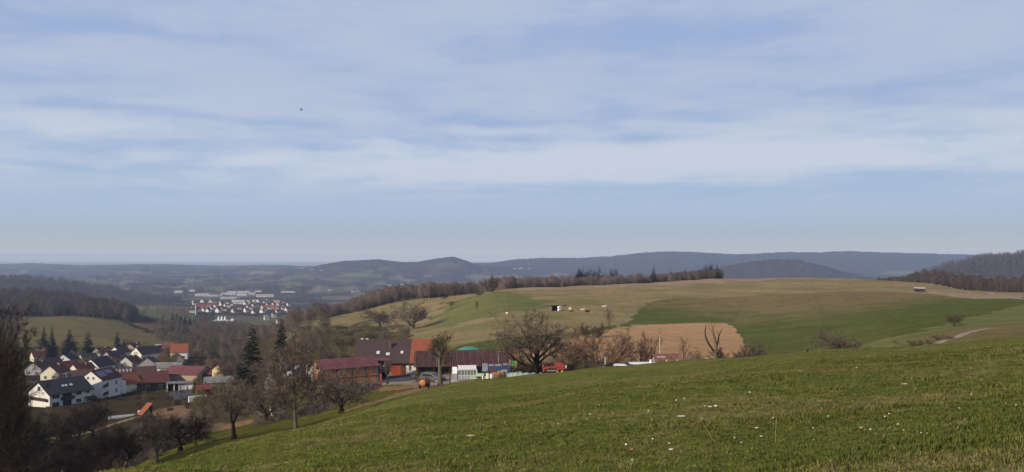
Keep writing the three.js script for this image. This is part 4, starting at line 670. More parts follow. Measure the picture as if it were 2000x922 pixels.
hall(421, 579, 26, 3, 'low pale hall right of the broad white factory hall', { roof: ROOF.grey });
hall(452, 572, 18, 3, 'pale hall in the back row of the town, above two longer ones');
hall(446, 576.5, 30, 4, 'long white hall in the middle row of the industrial area', { win: 7 });
hall(475, 572.5, 23, 3.5, 'long white hall in the back row, right of its middle');
hall(472, 578, 19, 4.5, 'white hall with sunlit gable in the right middle row');
hall(446, 585, 32, 4, 'frontmost long low white hall of the industrial area', { win: 8 });
hall(492, 577, 13, 6, 'dark-fronted white hall with a tall side by the right of the industrial area', { wall: WALL.grey });
hall(504, 571, 13, 3, 'small far white hall at the right of the back row');
hall(517, 580, 34, 5, 'wide white hall with orange roof edge at the right of the industrial area', { roof: ROOF.orange, win: 6 });
hall(562, 571.5, 27, 2.5, 'isolated pale flat hall right of the industrial area', { roof: ROOF.grey });
hall(465, 594.5, 25, 8, 'large white apartment block with dark middle in the town', { name: 'apartment_block', category: 'building', win: 4, deep: 14 });
hall(484, 594, 6.5, 7, 'narrow orange and cream block beside the large white apartment block', { name: 'apartment_block', category: 'building', wall: WALL.orange, roof: ROOF.grey, win: 2, deep: 12 });
hall(501, 590, 10, 4, 'pale grey town building right of the orange and cream block', { name: 'town_building', category: 'building', wall: WALL.grey });
hall(540, 594.5, 13, 8, 'tall red brick building with white left end at the right of the town', { name: 'town_building', category: 'building', wall: WALL.rosy, roof: ROOF.orange, win: 3, deep: 12 });
hall(399, 607.5, 9, 3, 'low white building at the front left of the town', { name: 'town_building', category: 'building' });
function townHouse(px, py, wpx, wall, roof, label, o = {}) {
  const g = ground(px, py, 1500), D = -g.z, L = Math.max(9, wpx / FOCAL * D), W = o.W ?? 10;
  return house({ pos: g, yaw: o.yaw ?? 20, L, W, eave: o.eave ?? 5.5, rise: o.rise ?? 4.5, wall, roof, label, name: 'town_house', group: o.group, win: o.win ?? [['f', Math.max(2, Math.round(L / 5)), 1, 1.6, 1.6, 2]] });
}
townHouse(393, 603, 20, WALL.white, ROOF.brightred, 'long red-roofed building at the front left of the town', { yaw: -3, eave: 5, rise: 6, W: 14 });
townHouse(415, 600, 19, WALL.cream, ROOF.brightred, 'red-roofed building right behind the front left one in the town', { yaw: -2, eave: 5, rise: 6, W: 14 });
townHouse(522, 604, 15, WALL.cream, ROOF.orange, 'orange-red roofs at the right front of the town, left of the two', { yaw: 5, eave: 5, rise: 5.5 });
townHouse(537, 604, 14, WALL.yellow, ROOF.orange, 'orange-red roof over a cream wall at the far right of the town', { yaw: -6, eave: 5, rise: 5.5 });
townHouse(381, 595, 9, WALL.white, ROOF.dark, 'white house by the left edge of the town below the halls', { yaw: 60 });
townHouse(395, 591, 6, WALL.white, ROOF.slate, 'bright white gable left of centre in the town', { yaw: 70 });
townHouse(411, 592, 5, WALL.white, ROOF.slate, 'tall narrow white gable left of the large apartment block', { yaw: 75 });
townHouse(422, 593, 13, WALL.white, ROOF.dark, 'long white house with dark roof left of the large apartment block', { yaw: 2 });
townHouse(442, 594, 15, WALL.white, ROOF.dark, 'long white house directly left of the large apartment block', { yaw: 2 });
{
  const R = rngOf(404), roofs = [ROOF.dark, ROOF.red, ROOF.brown, ROOF.slate, ROOF.rust], walls = [WALL.white, WALL.cream, WALL.white, WALL.orange], protos = [];
  for (let k = 0; k < 64; k++) {
    const px = lerp(374, 565, (k * 0.618 + 0.1 * R()) % 1), py = lerp(589, 613, R()), g = ground(px, py, 1500);
    if (k < 5) { protos.push(townHouse(px, py, 7, walls[k % 4], roofs[k], 'small gabled house among the many of the distant town', { yaw: 20 + 50 * R(), group: 'small houses of the distant town' })); continue; }
    dup(protos[k % 5], [g.x, g.y, g.z], deg(10 + 70 * R()), 'small gabled house among the many of the distant town', 'small houses of the distant town', 0.65 + 0.4 * R());
  }
  const far = [[590, 525, 6], [610, 527, 5], [628, 529, 6], [1005, 526, 5], [1016, 525, 9], [1035, 526, 5], [645, 569, 7], [690, 571, 6], [700, 570, 8], [760, 559, 9], [775, 560, 8], [785, 557, 7], [1845, 544, 7], [1852, 544, 16], [1866, 545, 5], [1798, 549, 5], [1788, 550, 4], [545, 635, 4], [520, 626, 6], [535, 620, 6]];
  const WHERE = ['on the shoulder of the left wooded hill', 'beside another on the shoulder of the left wooded hill', 'below the skyline of the left wooded hill', 'left of the bright cluster below the long right ridge', 'brightest of the cluster below the long right ridge', 'right of the bright cluster below the long right ridge', 'alone at the right of the town', 'at the foot of the hills right of the town', 'right beside another at the foot of the hills', 'left of three at the foot of the round hill', 'middle of three at the foot of the round hill', 'right of three at the foot of the round hill', 'left of the long one under the steep right hill', 'long and bright under the steep right hill', 'right of the long one under the steep right hill', 'right of two specks behind the wood near the hut', 'left of two specks behind the wood near the hut', 'among valley trees left of the pasture hill', 'above the valley trees near the works', 'beside the dark roof above the valley trees'];
  far.forEach(([px, py, w], k) => { const g = ground(px, py, 700), D = -g.z; house({ pos: g, yaw: 15, L: Math.max(8, w / FOCAL * D), W: 10, eave: 6, rise: 3.5, wall: WALL.pale, roof: k % 3 ? ROOF.dark : ROOF.grey, label: 'far white house ' + WHERE[k], name: 'far_house', lift: 1.5 }); });
  const tw = thing('chimney_tower', 'thin pale tower at the front left of the town', 'tower', ground(382, 615, 1500).toArray());
  { const b = new MB(); b.bar(V(0, -2, 0), V(0, 20, 0), 1.3, 1.1, 8, true); b.build('shaft', M(0.6, 0.56, 0.5), tw); const c = new MB(); c.bar(V(0, 20, 0), V(0, 22, 0), 1.6, 1.5, 8, true); c.build('cap', WALL.grey, tw); }
}

// ------------------------------------------------------------------ the farm below the pasture
const PAINT = { blue: M(0.035, 0.065, 0.16, { rough: 0.5 }), orange: M(0.62, 0.21, 0.045, { rough: 0.55, map: TEX.stain }), red: M(0.33, 0.045, 0.03, { rough: 0.5 }), green: M(0.10, 0.52, 0.06, { rough: 0.6 }), palegreen: M(0.36, 0.50, 0.27, { rough: 0.6 }), grey: M(0.30, 0.31, 0.33, { rough: 0.5 }), timber: M(0.46, 0.30, 0.17, { map: TEX.boards }), cream: M(0.66, 0.58, 0.40, { map: TEX.plaster }), carGrey: M(0.075, 0.075, 0.08, { rough: 0.5 }), tarp: M(0.36, 0.46, 0.37, { rough: 0.6, map: TEX.stain }), rusty: M(0.22, 0.10, 0.06, { map: TEX.stain }) };
function wheel(parent, x, z, r, w, rim = PAINT.grey, axis = 'z', y = r) {
  const o = new MB(), i = new MB(), d = axis === 'z' ? V(0, 0, w / 2) : V(w / 2, 0, 0), c = V(x, y, z);
  o.bar(c.clone().sub(d), c.clone().add(d), r, r, 16, true); const t = o.build('wheel', RUBBER, parent);
  const d2 = d.clone().multiplyScalar(1.08); i.bar(c.clone().sub(d2), c.clone().add(d2), r * 0.55, r * 0.55, 12, true); i.build('rim', rim, t); return t;
}
{ // farmhouse
  const L = 15.8, W = 9.5, t = house({ px: 773, D: 169.5, yaw: 1, square: 1, L, W, eave: 3.5, rise: 3.9, wall: WALL.white, over: 0.6, roofs: [[-8.2, 3.5, ROOF.dark, 'dark brown tiled roof'], [3.5, 8.1, ROOF.orange, 'bright orange tiled roof end']], label: 'long farmhouse with dark tiled roof and bright orange tiled right end', name: 'farmhouse', chimney: [[-0.9, 2.0, 1.4, 0.42]], chimneyMat: M(0.12, 0.085, 0.07), skylight: [[-3.3, 0.33, 0.65, 0.8], [-1.2, 0.26, 0.75, 0.7], [1.7, 0.34, 0.55, 0.7]], win: [] });
  boxes(t, 'barn_door', M(0.34, 0.075, 0.035, { map: TEX.boards }), [[0.55, 1.45, 4.8, 2.2, 2.9, 0.12]]); boxes(t, 'barn_door', M(0.17, 0.045, 0.03, { map: TEX.boards }), [[2.2, 1.6, 4.79, 0.9, 3.2, 0.1]]);
  addWindow(t, 'f', L, W, -1.5, 1.0, 0.9, 1.2, M(0.05, 0.08, 0.05)); addWindow(t, 'f', L, W, 3.6, 1.5, 0.5, 1.1); addWindow(t, 'f', L, W, 5.1, 0.9, 0.6, 0.9);
  const g = new MB(); g.tri(V(7.93, 3.0, 4.75), V(7.93, 3.0, -4.75), V(7.93, 7.3, 0)); g.build('gable_boarding', M(0.03, 0.026, 0.024, { map: TEX.boards }), t);
  boxes(t, 'gutter', M(0.05, 0.045, 0.04), [[0, 3.02, 5.42, 16.2, 0.12, 0.12]]);
  boxes(t, 'plinth', M(0.16, 0.155, 0.155, { map: TEX.stain }), [[-1.2, -0.35, 5.6, 7.5, 1.1, 1.5]]);
  for (const x of [-7.2, -6.1]) boxes(t, 'ridge_cap', WHITEPAINT, [[x, 7.62, 0, 0.5, 0.14, 0.3]]);
  const ladder = thing('wooden_pole', 'long pole leaning on the red barn door of the farmhouse', 'pole', t.position.toArray(), deg(1)); new MB().bar(V(4.0, 0, 6.2), V(1.6, 3.0, 4.95), 0.09, 0.07, 6, true).build('shaft', PAINT.rusty, ladder);
}
{ // brick barn
  const p = at(672, 150.5), t = house({ pos: p, yaw: 34, square: 1, L: 11.0, W: 6.4, eave: 4.0, rise: 1.25, wall: WALL.concrete, roof: ROOF.maroon, over: 0.5, label: 'brick barn with flaking plaster and low dark red roof', name: 'brick_barn', category: 'barn' });
  for (const [x, w, y, h] of [[-4.4, 2.6, 2.75, 1.3], [-4.3, 2.9, 1.3, 1.1], [-1.2, 2.7, 2.85, 1.1], [-1.2, 2.7, 1.5, 1.1], [1.7, 2.3, 2.9, 1.1], [1.7, 2.3, 1.35, 1.6], [4.3, 1.7, 2.7, 1.5], [4.3, 1.7, 0.9, 1.9]]) boxes(t, 'brick_panel', WALL.brick, [[x, y, 3.2, w, h, 0.08]]);
  for (const x of [-5.9, -2.75, 0.35, 3.05, 5.75]) boxes(t, 'pilaster', M(0.13, 0.11, 0.085, { map: TEX.boards }), [[x, 1.1, 3.24, 0.3, 5.6, 0.16]]);
  boxes(t, 'tie_beam', M(0.10, 0.07, 0.05), [[0, 2.12, 3.26, 11.9, 0.14, 0.1]]);
  for (const [z, w, y, h] of [[1.3, 1.9, 2.9, 1.5], [0.9, 1.3, 4.35, 0.9]]) boxes(t, 'brick_panel', WALL.brick, [[-6.02, y, z, 0.08, h, w]]);
  for (const [z, w] of [[-1.9, 0.9], [-0.6, 0.8]]) boxes(t, 'white_board', WHITEPAINT, [[-6.06, 0.8, z, 0.1, 4.6, w]]);
  boxes(t, 'gap', SHADE, [[-6.03, 0.8, -1.22, 0.08, 4.6, 0.25]]);  // near-black strip paints the shade of a gap between the boards
  const o = thing('lean_to', 'open lean-to with white cloth at the right end of the brick barn', 'shed', at(748, 158).toArray(), deg(20));
  boxes(o, 'roof', ROOF.maroon, [[-0.6, 3.7, 0.2, 3.6, 0.16, 4]]); for (const x of [-2.2, -0.7, 0.9]) boxes(o, 'post', WALL.concrete, [[x, 1, 1.8, 0.22, 5.4, 0.22]]); boxes(o, 'back_wall', SHADE, [[-0.6, 1, -1.7, 3.4, 5.2, 0.2]]); boxes(o, 'rail', PAINT.grey, [[-0.6, 2.15, 1.9, 3.4, 0.08, 0.08]]);  // back wall is coloured near-black to paint the shade of the opening
  for (const x of [-1.5, 0.2]) { const c = new MB(); c.tri(V(x - 0.7, 2.5, 1.95), V(x + 0.7, 2.4, 1.95), V(x - 0.2, 3.5, 1.9)); c.tri(V(x + 0.7, 2.4, 1.93), V(x - 0.7, 2.5, 1.93), V(x - 0.2, 3.5, 1.88)); c.build('cloth', WHITEPAINT, o); }
  const post = thing('red_post', 'red painted post by the open lean-to', 'post', at(744, 146).toArray()); boxes(post, 'shaft', PAINT.red, [[0, 0.5, 0, 0.28, 2.2, 0.2]]);
}
{ // long hall with ribbed roof
  const p = at(908, 158, -0.6), t = thing('long_shed', 'long low shed with brown ribbed metal roof behind the greenhouse', 'shed', [p.x, p.y, p.z], deg(6)), L = 19.4, rib = M(0.135, 0.064, 0.055, { map: TEX.stain, rough: 0.86 });
  boxes(t, 'wall', WALL.brown, [[0, 0.6, -3.4, L, 5.0, 0.2], [-L / 2 + 0.1, 0.4, 0, 0.2, 4.2, 6.6], [L / 2 - 0.1, 0.4, 0, 0.2, 4.2, 6.6]]);
  boxes(t, 'wall', M(0.09, 0.08, 0.075, { map: TEX.boards }), [[0, 0.2, 2.2, L, 4.4, 0.15]]);
  const slope = Math.atan2(2.1, 7.4), roof = new MB(); roof.box(0, 0, 0, L + 0.8, 0.1, 8.2); const r = roof.build('roof', rib, t); r.position.set(0, 3.55, 0.2); r.rotation.x = slope;
  for (let k = 0; k < 44; k++) { const b = new MB(); b.box(0, 0.09, 0, 0.15, 0.14, 8.15); const q = mesh('rib', b.geo(), k % 3 ? M(0.16, 0.078, 0.066, { map: TEX.stain, rough: 0.86 }) : M(0.205, 0.115, 0.1, { map: TEX.stain, rough: 0.86 }), r); q.position.x = (k - 21.5) * 0.455; }
  for (let k = 0; k < 7; k++) boxes(t, 'post', DARKWOODEN, [[-9.4 + k * 3.13, 0.6, 3.7, 0.2, 3.6, 0.2]]);
  const d = thing('gas_dome', 'green domed cover of a tank behind the ribbed roof', 'tank', at(916, 176).toArray()); const s = new THREE.SphereGeometry(3.3, 28, 12, 0, 6.2832, 0, 1.1); s.scale(1, 0.62, 1); s.translate(0, 2.45, 0); mesh('cover', s, M(0.06, 0.21, 0.16, { rough: 0.55 }), d); new MB().bar(V(0, -1, 0), V(0, 3.4, 0), 2.95, 2.95, 28).build('wall', WALL.concrete, d);
  const lamp = thing('yard_lamp', 'thin pole with lamp head in front of the ribbed roof', 'lamp post', at(974, 152).toArray()); new MB().bar(V(0, -0.5, 0), V(0, 4.2, 0), 0.05, 0.04, 6).build('pole', PAINT.grey, lamp); boxes(lamp, 'lamp_head', PAINT.grey, [[0.15, 4.25, 0, 0.6, 0.12, 0.25]]);
}
{ // greenhouse
  const t = thing('greenhouse', 'small white framed greenhouse with arched front in the farm yard', 'greenhouse', at(909, 137.5).toArray(), deg(7)), white = M(0.74, 0.73, 0.71, { rough: 0.5 }), pane = M(0.13, 0.155, 0.15, { rough: 0.2 });
  for (let k = 0; k < 6; k++) { const x = -1.05 + k * 0.53; boxes(t, 'pane', k % 2 ? pane : M(0.17, 0.195, 0.185, { rough: 0.2 }), [[x, 1.2, 0.9, 0.47, 0.9, 0.03]]); const b = new MB(); b.box(0, 0, 0, 0.49, 0.03, 0.95); const q = b.build('roof_pane', M(0.66, 0.63, 0.60, { rough: 0.45 }), t); q.position.set(x, 2.02, 0.47); q.rotation.x = 0.62; }
  for (let k = 0; k < 7; k++) boxes(t, 'mullion', white, [[-1.31 + k * 0.53, 0.75, 0.92, 0.05, 1.9, 0.05]]);
  boxes(t, 'frame', white, [[0.27, 1.7, 0.93, 3.3, 0.07, 0.06], [0.27, 0.72, 0.93, 3.3, 0.07, 0.06], [0.27, 2.32, 0.02, 3.3, 0.07, 0.08], [1.93, 0.85, 0.93, 0.09, 1.8, 0.09], [1.93, 0.85, -0.9, 0.09, 1.8, 0.09]]);
  boxes(t, 'base_panel', PAINT.grey, [[0.27, 0.2, 0.9, 3.2, 1.0, 0.05]]);
  boxes(t, 'back_wall', M(0.40, 0.40, 0.38, { rough: 0.6 }), [[0.27, 0.8, -0.92, 3.3, 1.9, 0.05]]); const e = new MB(); e.box(1.9, 0.8, 0, 0.04, 1.9, 1.8); e.build('end_wall', M(0.35, 0.36, 0.35, { rough: 0.4 }), t);
  const b2 = new MB(); b2.box(0, 0, 0, 3.2, 0.03, 1.1); const q2 = b2.build('roof_pane', M(0.6, 0.58, 0.55, { rough: 0.45 }), t); q2.position.set(0.27, 2.02, -0.47); q2.rotation.x = -0.62;
  const arch = new MB(); for (let k = 0; k < 6; k++) { const a0 = k / 6 * 1.35, a1 = (k + 1) / 6 * 1.35, f = (a, x) => V(x, 1.05 + 1.15 * Math.sin(a), 0.3 + 0.85 * Math.cos(a)); arch.quad(f(a0, -2.35), f(a0, -1.5), f(a1, -1.5), f(a1, -2.35)); } arch.build('arched_front', M(0.85, 0.85, 0.83, { rough: 0.4 }), t);
  boxes(t, 'porch_panel', PAINT.grey, [[-1.9, 0.4, 1.05, 0.8, 1.3, 0.05], [-2.33, 0.8, 0.3, 0.05, 2.0, 1.6]]);
  const step = thing('stone_slab', 'pale slab lying in front of the greenhouse porch', 'slab', at(888, 133).toArray(), 0.2); boxes(step, 'slab', M(0.6, 0.57, 0.52, { map: TEX.stain }), [[0, 0.12, 0, 1.2, 0.25, 0.5]]);
}
{ // blue tipping trailer
  const t = thing('tipper_trailer', 'blue tipping trailer with grey front board and grey sheet', 'trailer', at(969, 141).toArray(), deg(5));
  boxes(t, 'body', PAINT.blue, [[0.35, 1.45, 0.95, 4.0, 1.05, 0.08], [0.35, 1.45, -0.95, 4.0, 1.05, 0.08], [2.32, 1.45, 0, 0.08, 1.05, 1.9], [0.35, 0.95, 0, 4.0, 0.1, 1.9]]);
  for (let k = 0; k < 9; k++) boxes(t, 'side_rib', M(0.05, 0.095, 0.23, { rough: 0.5 }), [[-1.6 + k * 0.48, 1.45, 1.01, 0.07, 1.0, 0.06]]);
  boxes(t, 'rail', M(0.05, 0.095, 0.23, { rough: 0.5 }), [[0.35, 1.72, 1.02, 4.0, 0.08, 0.05]]); boxes(t, 'rail', M(0.05, 0.095, 0.23, { rough: 0.5 }), [[0.35, 1.2, 1.02, 4.0, 0.08, 0.05]]);
  for (const [x, w, y] of [[-1.0, 1.2, 1.99], [0.4, 1.2, 2.0], [1.75, 1.0, 2.08]]) boxes(t, 'cover_sheet', M(0.45, 0.40, 0.38, { map: TEX.stain }), [[x, y, 0, w, 0.1, 2.0]]);
  boxes(t, 'front_board', M(0.36, 0.40, 0.45, { rough: 0.5, map: TEX.stain }), [[-1.98, 1.5, 0.1, 0.9, 1.35, 2.0]]);
  boxes(t, 'chassis', M(0.03, 0.03, 0.035), [[0.2, 0.75, 0, 4.0, 0.25, 1.2], [-2.9, 0.6, 0, 1.6, 0.14, 0.14]]);
  for (const z of [-0.95, 0.95]) for (const x of [0.1, 1.3]) wheel(t, x, z, 0.45, 0.3);
}
{ // orange slurry tank seen from behind
  const t = thing('tank_trailer', 'orange round tank trailer parked on the dirt track', 'trailer', at(830, 120).toArray(), deg(80));
  const b = new MB(); b.bar(V(-1.35, 1.02, 0), V(1.35, 1.02, 0), 0.5, 0.5, 22); b.build('tank', M(0.34, 0.09, 0.03, { rough: 0.5, map: TEX.stain }), t);  // deeper orange than the end caps: the side's shade is painted in
  for (const s of [-1, 1]) { const g = new THREE.SphereGeometry(0.5, 22, 8, 0, 6.2832, 0, 1.5708); g.scale(1, 0.3, 1); g.rotateZ(-s * Math.PI / 2); g.translate(1.35 * s, 1.02, 0); mesh('end_cap', g, PAINT.orange, t); }
  boxes(t, 'chassis', M(0.05, 0.05, 0.05), [[0.2, 0.5, 0, 2.6, 0.14, 0.6], [2.1, 0.45, 0, 1.6, 0.1, 0.12]]); boxes(t, 'axle', M(0.05, 0.05, 0.05), [[-0.3, 0.36, 0, 0.12, 0.12, 1.5]]);
  for (const z of [-0.7, 0.7]) wheel(t, -0.3, z, 0.38, 0.24);
  const h = new MB(); h.bar(V(0.4, 1.48, 0), V(0.4, 1.64, 0), 0.22, 0.22, 10, true); h.build('hatch', PAINT.rusty, t);
}
function car(label, pos, turn, paint, group) {
  const t = thing('parked_car', label, 'car', pos.toArray(), turn, group), side = [[-2.1, 0.35], [-2.15, 0.75], [-2.05, 0.95], [-1.75, 1.4], [-1.3, 1.47], [0.25, 1.45], [1.05, 1.0], [1.95, 0.85], [2.15, 0.65], [2.12, 0.35]], sh = new THREE.Shape(side.map(([x, y]) => new THREE.Vector2(x, y)));
  const g = new THREE.ExtrudeGeometry(sh, { depth: 1.5, bevelEnabled: true, bevelSize: 0.09, bevelThickness: 0.1, bevelSegments: 2 }); g.translate(0, 0, -0.75); mesh('body', g, paint, t);
  const w = new THREE.ExtrudeGeometry(new THREE.Shape([[-1.65, 0.98], [-1.5, 1.36], [0.2, 1.36], [0.75, 1.0]].map(([x, y]) => new THREE.Vector2(x, y))), { depth: 1.74, bevelEnabled: false }); w.translate(0, 0, -0.87); mesh('side_window', w, GLASS, t);
  const ws = new MB(); ws.quad(V(1.06, 1.06, 0.66), V(1.06, 1.06, -0.66), V(0.42, 1.46, -0.6), V(0.42, 1.46, 0.6)); ws.build('windscreen', GLASS, t);
  for (const z of [-0.6, 0.6]) boxes(t, 'headlight', M(0.8, 0.8, 0.78, { rough: 0.2 }), [[2.18, 0.68, z, 0.1, 0.16, 0.34]]);
  boxes(t, 'bumper', paint, [[2.2, 0.42, 0, 0.12, 0.18, 1.6]]);
  for (const x of [-1.35, 1.35]) for (const z of [-0.76, 0.76]) wheel(t, x, z, 0.32, 0.2);
  return t;
}
car('grey estate car parked in the yard in front of the ribbed roof shed', at(845, 136.5), deg(-28), PAINT.carGrey);
car('white car half hidden behind the pasture edge', at(1218, 150), deg(-10), WHITEPAINT);
{ // small things of the yard
  const mower = thing('garden_tractor', 'pale green small tractor with mower among the yard clutter', 'tractor', at(942, 133.5).toArray(), deg(175));
  boxes(mower, 'hood', PAINT.palegreen, [[0.55, 0.75, 0, 1.1, 0.45, 0.6], [-0.5, 0.7, 0, 0.7, 0.18, 0.95]]); boxes(mower, 'mower_deck', PAINT.palegreen, [[1.5, 0.3, 0, 1.0, 0.22, 1.3]]); boxes(mower, 'seat', RUBBER, [[-0.55, 0.95, 0, 0.4, 0.35, 0.5]]); new MB().bar(V(0.05, 0.95, 0), V(-0.1, 1.25, 0), 0.03).build('steering_column', RUBBER, mower);
  for (const z of [-0.5, 0.5]) { wheel(mower, -0.6, z, 0.42, 0.28); wheel(mower, 0.8, z, 0.25, 0.2); }
  const drum = (label, px, D, m, h, r) => { const t = thing('barrel', label, 'barrel', at(px, D).toArray()); new MB().bar(V(0, 0, 0), V(0, h, 0), r, r, 14, true).build('body', m, t); for (const f of [0.02, 0.33, 0.66, 0.98]) new MB().bar(V(0, h * f - 0.02, 0), V(0, h * f + 0.02, 0), r * 1.05, r * 1.05, 14, true).build('hoop', m, t); return t; };
  drum('white barrel standing left of the pale green barrel', 945, 135.5, WHITEPAINT, 0.9, 0.3); drum('pale green barrel beside the small tractor', 953, 132.5, M(0.52, 0.6, 0.38, { rough: 0.5 }), 1.0, 0.34); drum('white square-looking barrel between green barrel and timber stack', 961, 132.5, WHITEPAINT, 0.75, 0.3);
  for (const [px, D, w, h, label, m] of [[969, 133, 0.9, 0.9, 'orange brown crate beside the white barrel', M(0.5, 0.24, 0.12, { map: TEX.boards })], [977, 133.5, 0.8, 1.1, 'tall ochre crate in the middle of the timber stack', PAINT.timber], [985, 134, 0.8, 1.25, 'pale timber crate under the blue trailer end', M(0.5, 0.4, 0.24, { map: TEX.boards })]]) {
    const t = thing('timber_crate', label, 'crate', at(px, D).toArray(), deg(6)); for (const x of [-1, 1]) for (const z of [-1, 1]) boxes(t, 'post', m, [[x * w / 2, h / 2, z * w / 2, 0.1, h, 0.1]]); for (let k = 0; k < 4; k++) for (const s of [-1, 1]) { boxes(t, 'slat', m, [[0, 0.12 + k * h * 0.26, s * (w / 2 + 0.05), w, h * 0.17, 0.04]]); boxes(t, 'slat', m, [[s * (w / 2 + 0.05), 0.12 + k * h * 0.26, 0, 0.04, h * 0.17, w]]); }
  }
  const heap = thing('red_implement', 'dark red tilted implement leaning at the blue trailer', 'implement', at(963, 138).toArray()); boxes(heap, 'blade', M(0.25, 0.07, 0.05, { map: TEX.stain }), [[0, 0.9, 0, 0.7, 1.6, 0.1, 0, 0.45]]); boxes(heap, 'frame', M(0.12, 0.05, 0.04), [[0.4, 0.5, -0.1, 1.2, 0.12, 0.12, 0, -0.3]]);
  const tower = thing('play_tower', 'bright green play tower panel on a raised wooden platform', 'play tower', at(1002, 143).toArray(), deg(4));
  for (const x of [-0.55, 0.55]) for (const z of [-0.5, 0.5]) boxes(tower, 'post', PAINT.cream, [[x, 1.35, z, 0.1, 3.0, 0.1]]);
  boxes(tower, 'panel', PAINT.green, [[0.05, 2.25, 0.5, 0.7, 0.8, 0.06]]); boxes(tower, 'panel', PAINT.green, [[0.62, 2.15, 0, 0.05, 0.7, 0.9]]); boxes(tower, 'platform', PAINT.timber, [[0, 1.65, 0, 1.4, 0.1, 1.2]]); new MB().bar(V(0.55, 1.6, 0.5), V(-0.4, 0.4, 0.6), 0.06).build('brace', PAINT.cream, tower);
  const net = thing('green_fence_panel', 'row of faded green rails right of the play tower', 'fence', at(1026, 144).toArray(), deg(3)); for (let k = 0; k < 5; k++) boxes(net, 'rail', M(0.14, 0.30, 0.09, { rough: 0.7 }), [[0, 0.9 + k * 0.24, 0, 3.0, 0.09, 0.05]]); for (const x of [-1.4, 0, 1.4]) boxes(net, 'post', DARKWOODEN, [[x, 0.8, 0.05, 0.08, 2.4, 0.08]]);
  const log = thing('felled_log', 'pale sawn log lying by the play tower', 'log', at(1006, 139).toArray(), deg(10)); const lb = new MB(); lb.bar(V(-1.0, 0.35, 0), V(1.0, 0.62, 0), 0.26, 0.24, 12, false); lb.build('stem', PAINT.timber, log); new MB().bar(V(1.0, 0.62, 0), V(1.03, 0.624, 0), 0.24, 0.24, 12, true).build('cut_face', M(0.75, 0.6, 0.42), log);
  const tarp = thing('covered_stack', 'long low stack under a pale green sheet along the pasture edge', 'tarpaulin', at(1030, 123).toArray(), deg(-3)); const cover = new THREE.PlaneGeometry(6.2, 2.0, 60, 14); cover.rotateX(-Math.PI / 2); { const p = cover.attributes.position; for (let i = 0; i < p.count; i++) { const x = p.getX(i), z = p.getZ(i); p.setY(i, 0.72 * Math.pow(Math.max(0, 1 - Math.pow(Math.abs(z), 4)), 0.5) * (0.75 + 0.2 * noiseA(x * 0.8, 2)) + 0.08 * noiseB(x * 2.2, z * 2.4) + (x > 1.3 && x < 1.9 ? -0.2 : 0)); } cover.computeVertexNormals(); } mesh('sheet', cover, PAINT.tarp, tarp);
  const rake = thing('farm_machine', 'red farm machine with angled frame at the pasture edge below the oak', 'machine', at(1081, 118).toArray(), deg(4));
  boxes(rake, 'frame', PAINT.red, [[0.1, 0.95, 0, 3.2, 0.16, 0.16], [0.9, 1.1, 0.3, 1.3, 0.5, 0.12], [-0.3, 0.9, 0.4, 1.0, 0.14, 0.14]]); boxes(rake, 'side_panel', PAINT.red, [[-1.55, 0.8, 0.2, 0.16, 1.0, 0.7, 0, 0.1]]); boxes(rake, 'side_panel', PAINT.red, [[-1.15, 0.85, 0.5, 0.9, 0.35, 0.08, 0, 0.25]]); boxes(rake, 'guard', PAINT.red, [[0.95, 0.7, 0.55, 1.2, 0.22, 0.1]]); boxes(rake, 'guard', PAINT.red, [[0.75, 1.42, 0.1, 1.1, 0.16, 0.4, 0, 0.12]]);
  new MB().bar(V(1.75, 0.95, 0.3), V(1.9, 0.95, 0.3), 0.26, 0.26, 12, true).build('disc', PAINT.cream, rake); for (let k = 0; k < 8; k++) new MB().bar(V(-1.0 + k * 0.24, 0.9, 0.2), V(-1.05 + k * 0.24, 0.25, 0.55), 0.025, 0.02, 5).build('tine', M(0.25, 0.2, 0.18), rake); boxes(rake, 'drawbar', PAINT.grey, [[-0.4, 0.5, 0.9, 1.3, 0.1, 0.1]]); for (const x of [0.5, 1.2]) wheel(rake, x, 0.5, 0.3, 0.2, PAINT.cream);
  for (const [a, b] of [[[0.8, 1.5, -0.2], [0.9, 2.6, -0.3]], [[1.3, 1.5, -0.2], [1.3, 2.5, -0.3]], [[0.6, 2.5, -0.3], [1.7, 2.45, -0.3]]]) new MB().bar(V(...a), V(...b), 0.035, 0.03, 5).build('lever', M(0.06, 0.05, 0.045), rake);
  const harrow = thing('dark_harrow', 'dark low implement on the pasture edge left of the white car', 'implement', at(1187, 111.5).toArray(), deg(3)); boxes(harrow, 'frame', RUBBER, [[0, 0.5, 0, 1.3, 0.18, 0.2], [0.35, 0.72, 0, 0.5, 0.34, 0.4, 0, 0.2]]); for (const x of [-0.6, 0.62]) wheel(harrow, x, 0.1, 0.3, 0.16); boxes(harrow, 'post', M(0.5, 0.46, 0.4), [[-0.3, 1.0, -0.4, 0.1, 1.4, 0.1]]);
  const roofw = thing('low_white_roof', 'long low white roof just above the pasture edge', 'shed', at(1254, 152).toArray(), deg(2)); boxes(roofw, 'roof', WHITEPAINT, [[0, 1.75, 0, 4.8, 0.16, 2.4]]); boxes(roofw, 'wall', WALL.brown, [[0, 0.6, -0.3, 4.4, 2.2, 1.6]]);
  const s1 = house({ px: 1302, D: 155, yaw: 4, square: 1, L: 4.9, W: 3.4, eave: 2.3, rise: 0.95, wall: WALL.grey, roof: M(0.25, 0.12, 0.09, { map: TEX.stain }), label: 'small grey shed with faded red roof below the white birch stems', name: 'garden_shed', category: 'shed', win: [['f', 2, 1, 0.6, 0.5, 1.4]] }); boxes(s1, 'trim', WHITEPAINT, [[-1.4, 2.96, 1.2, 1.7, 0.09, 0.1]]); boxes(s1, 'gutter', WHITEPAINT, [[0.9, 2.0, 2.2, 2.2, 0.1, 0.1]]);
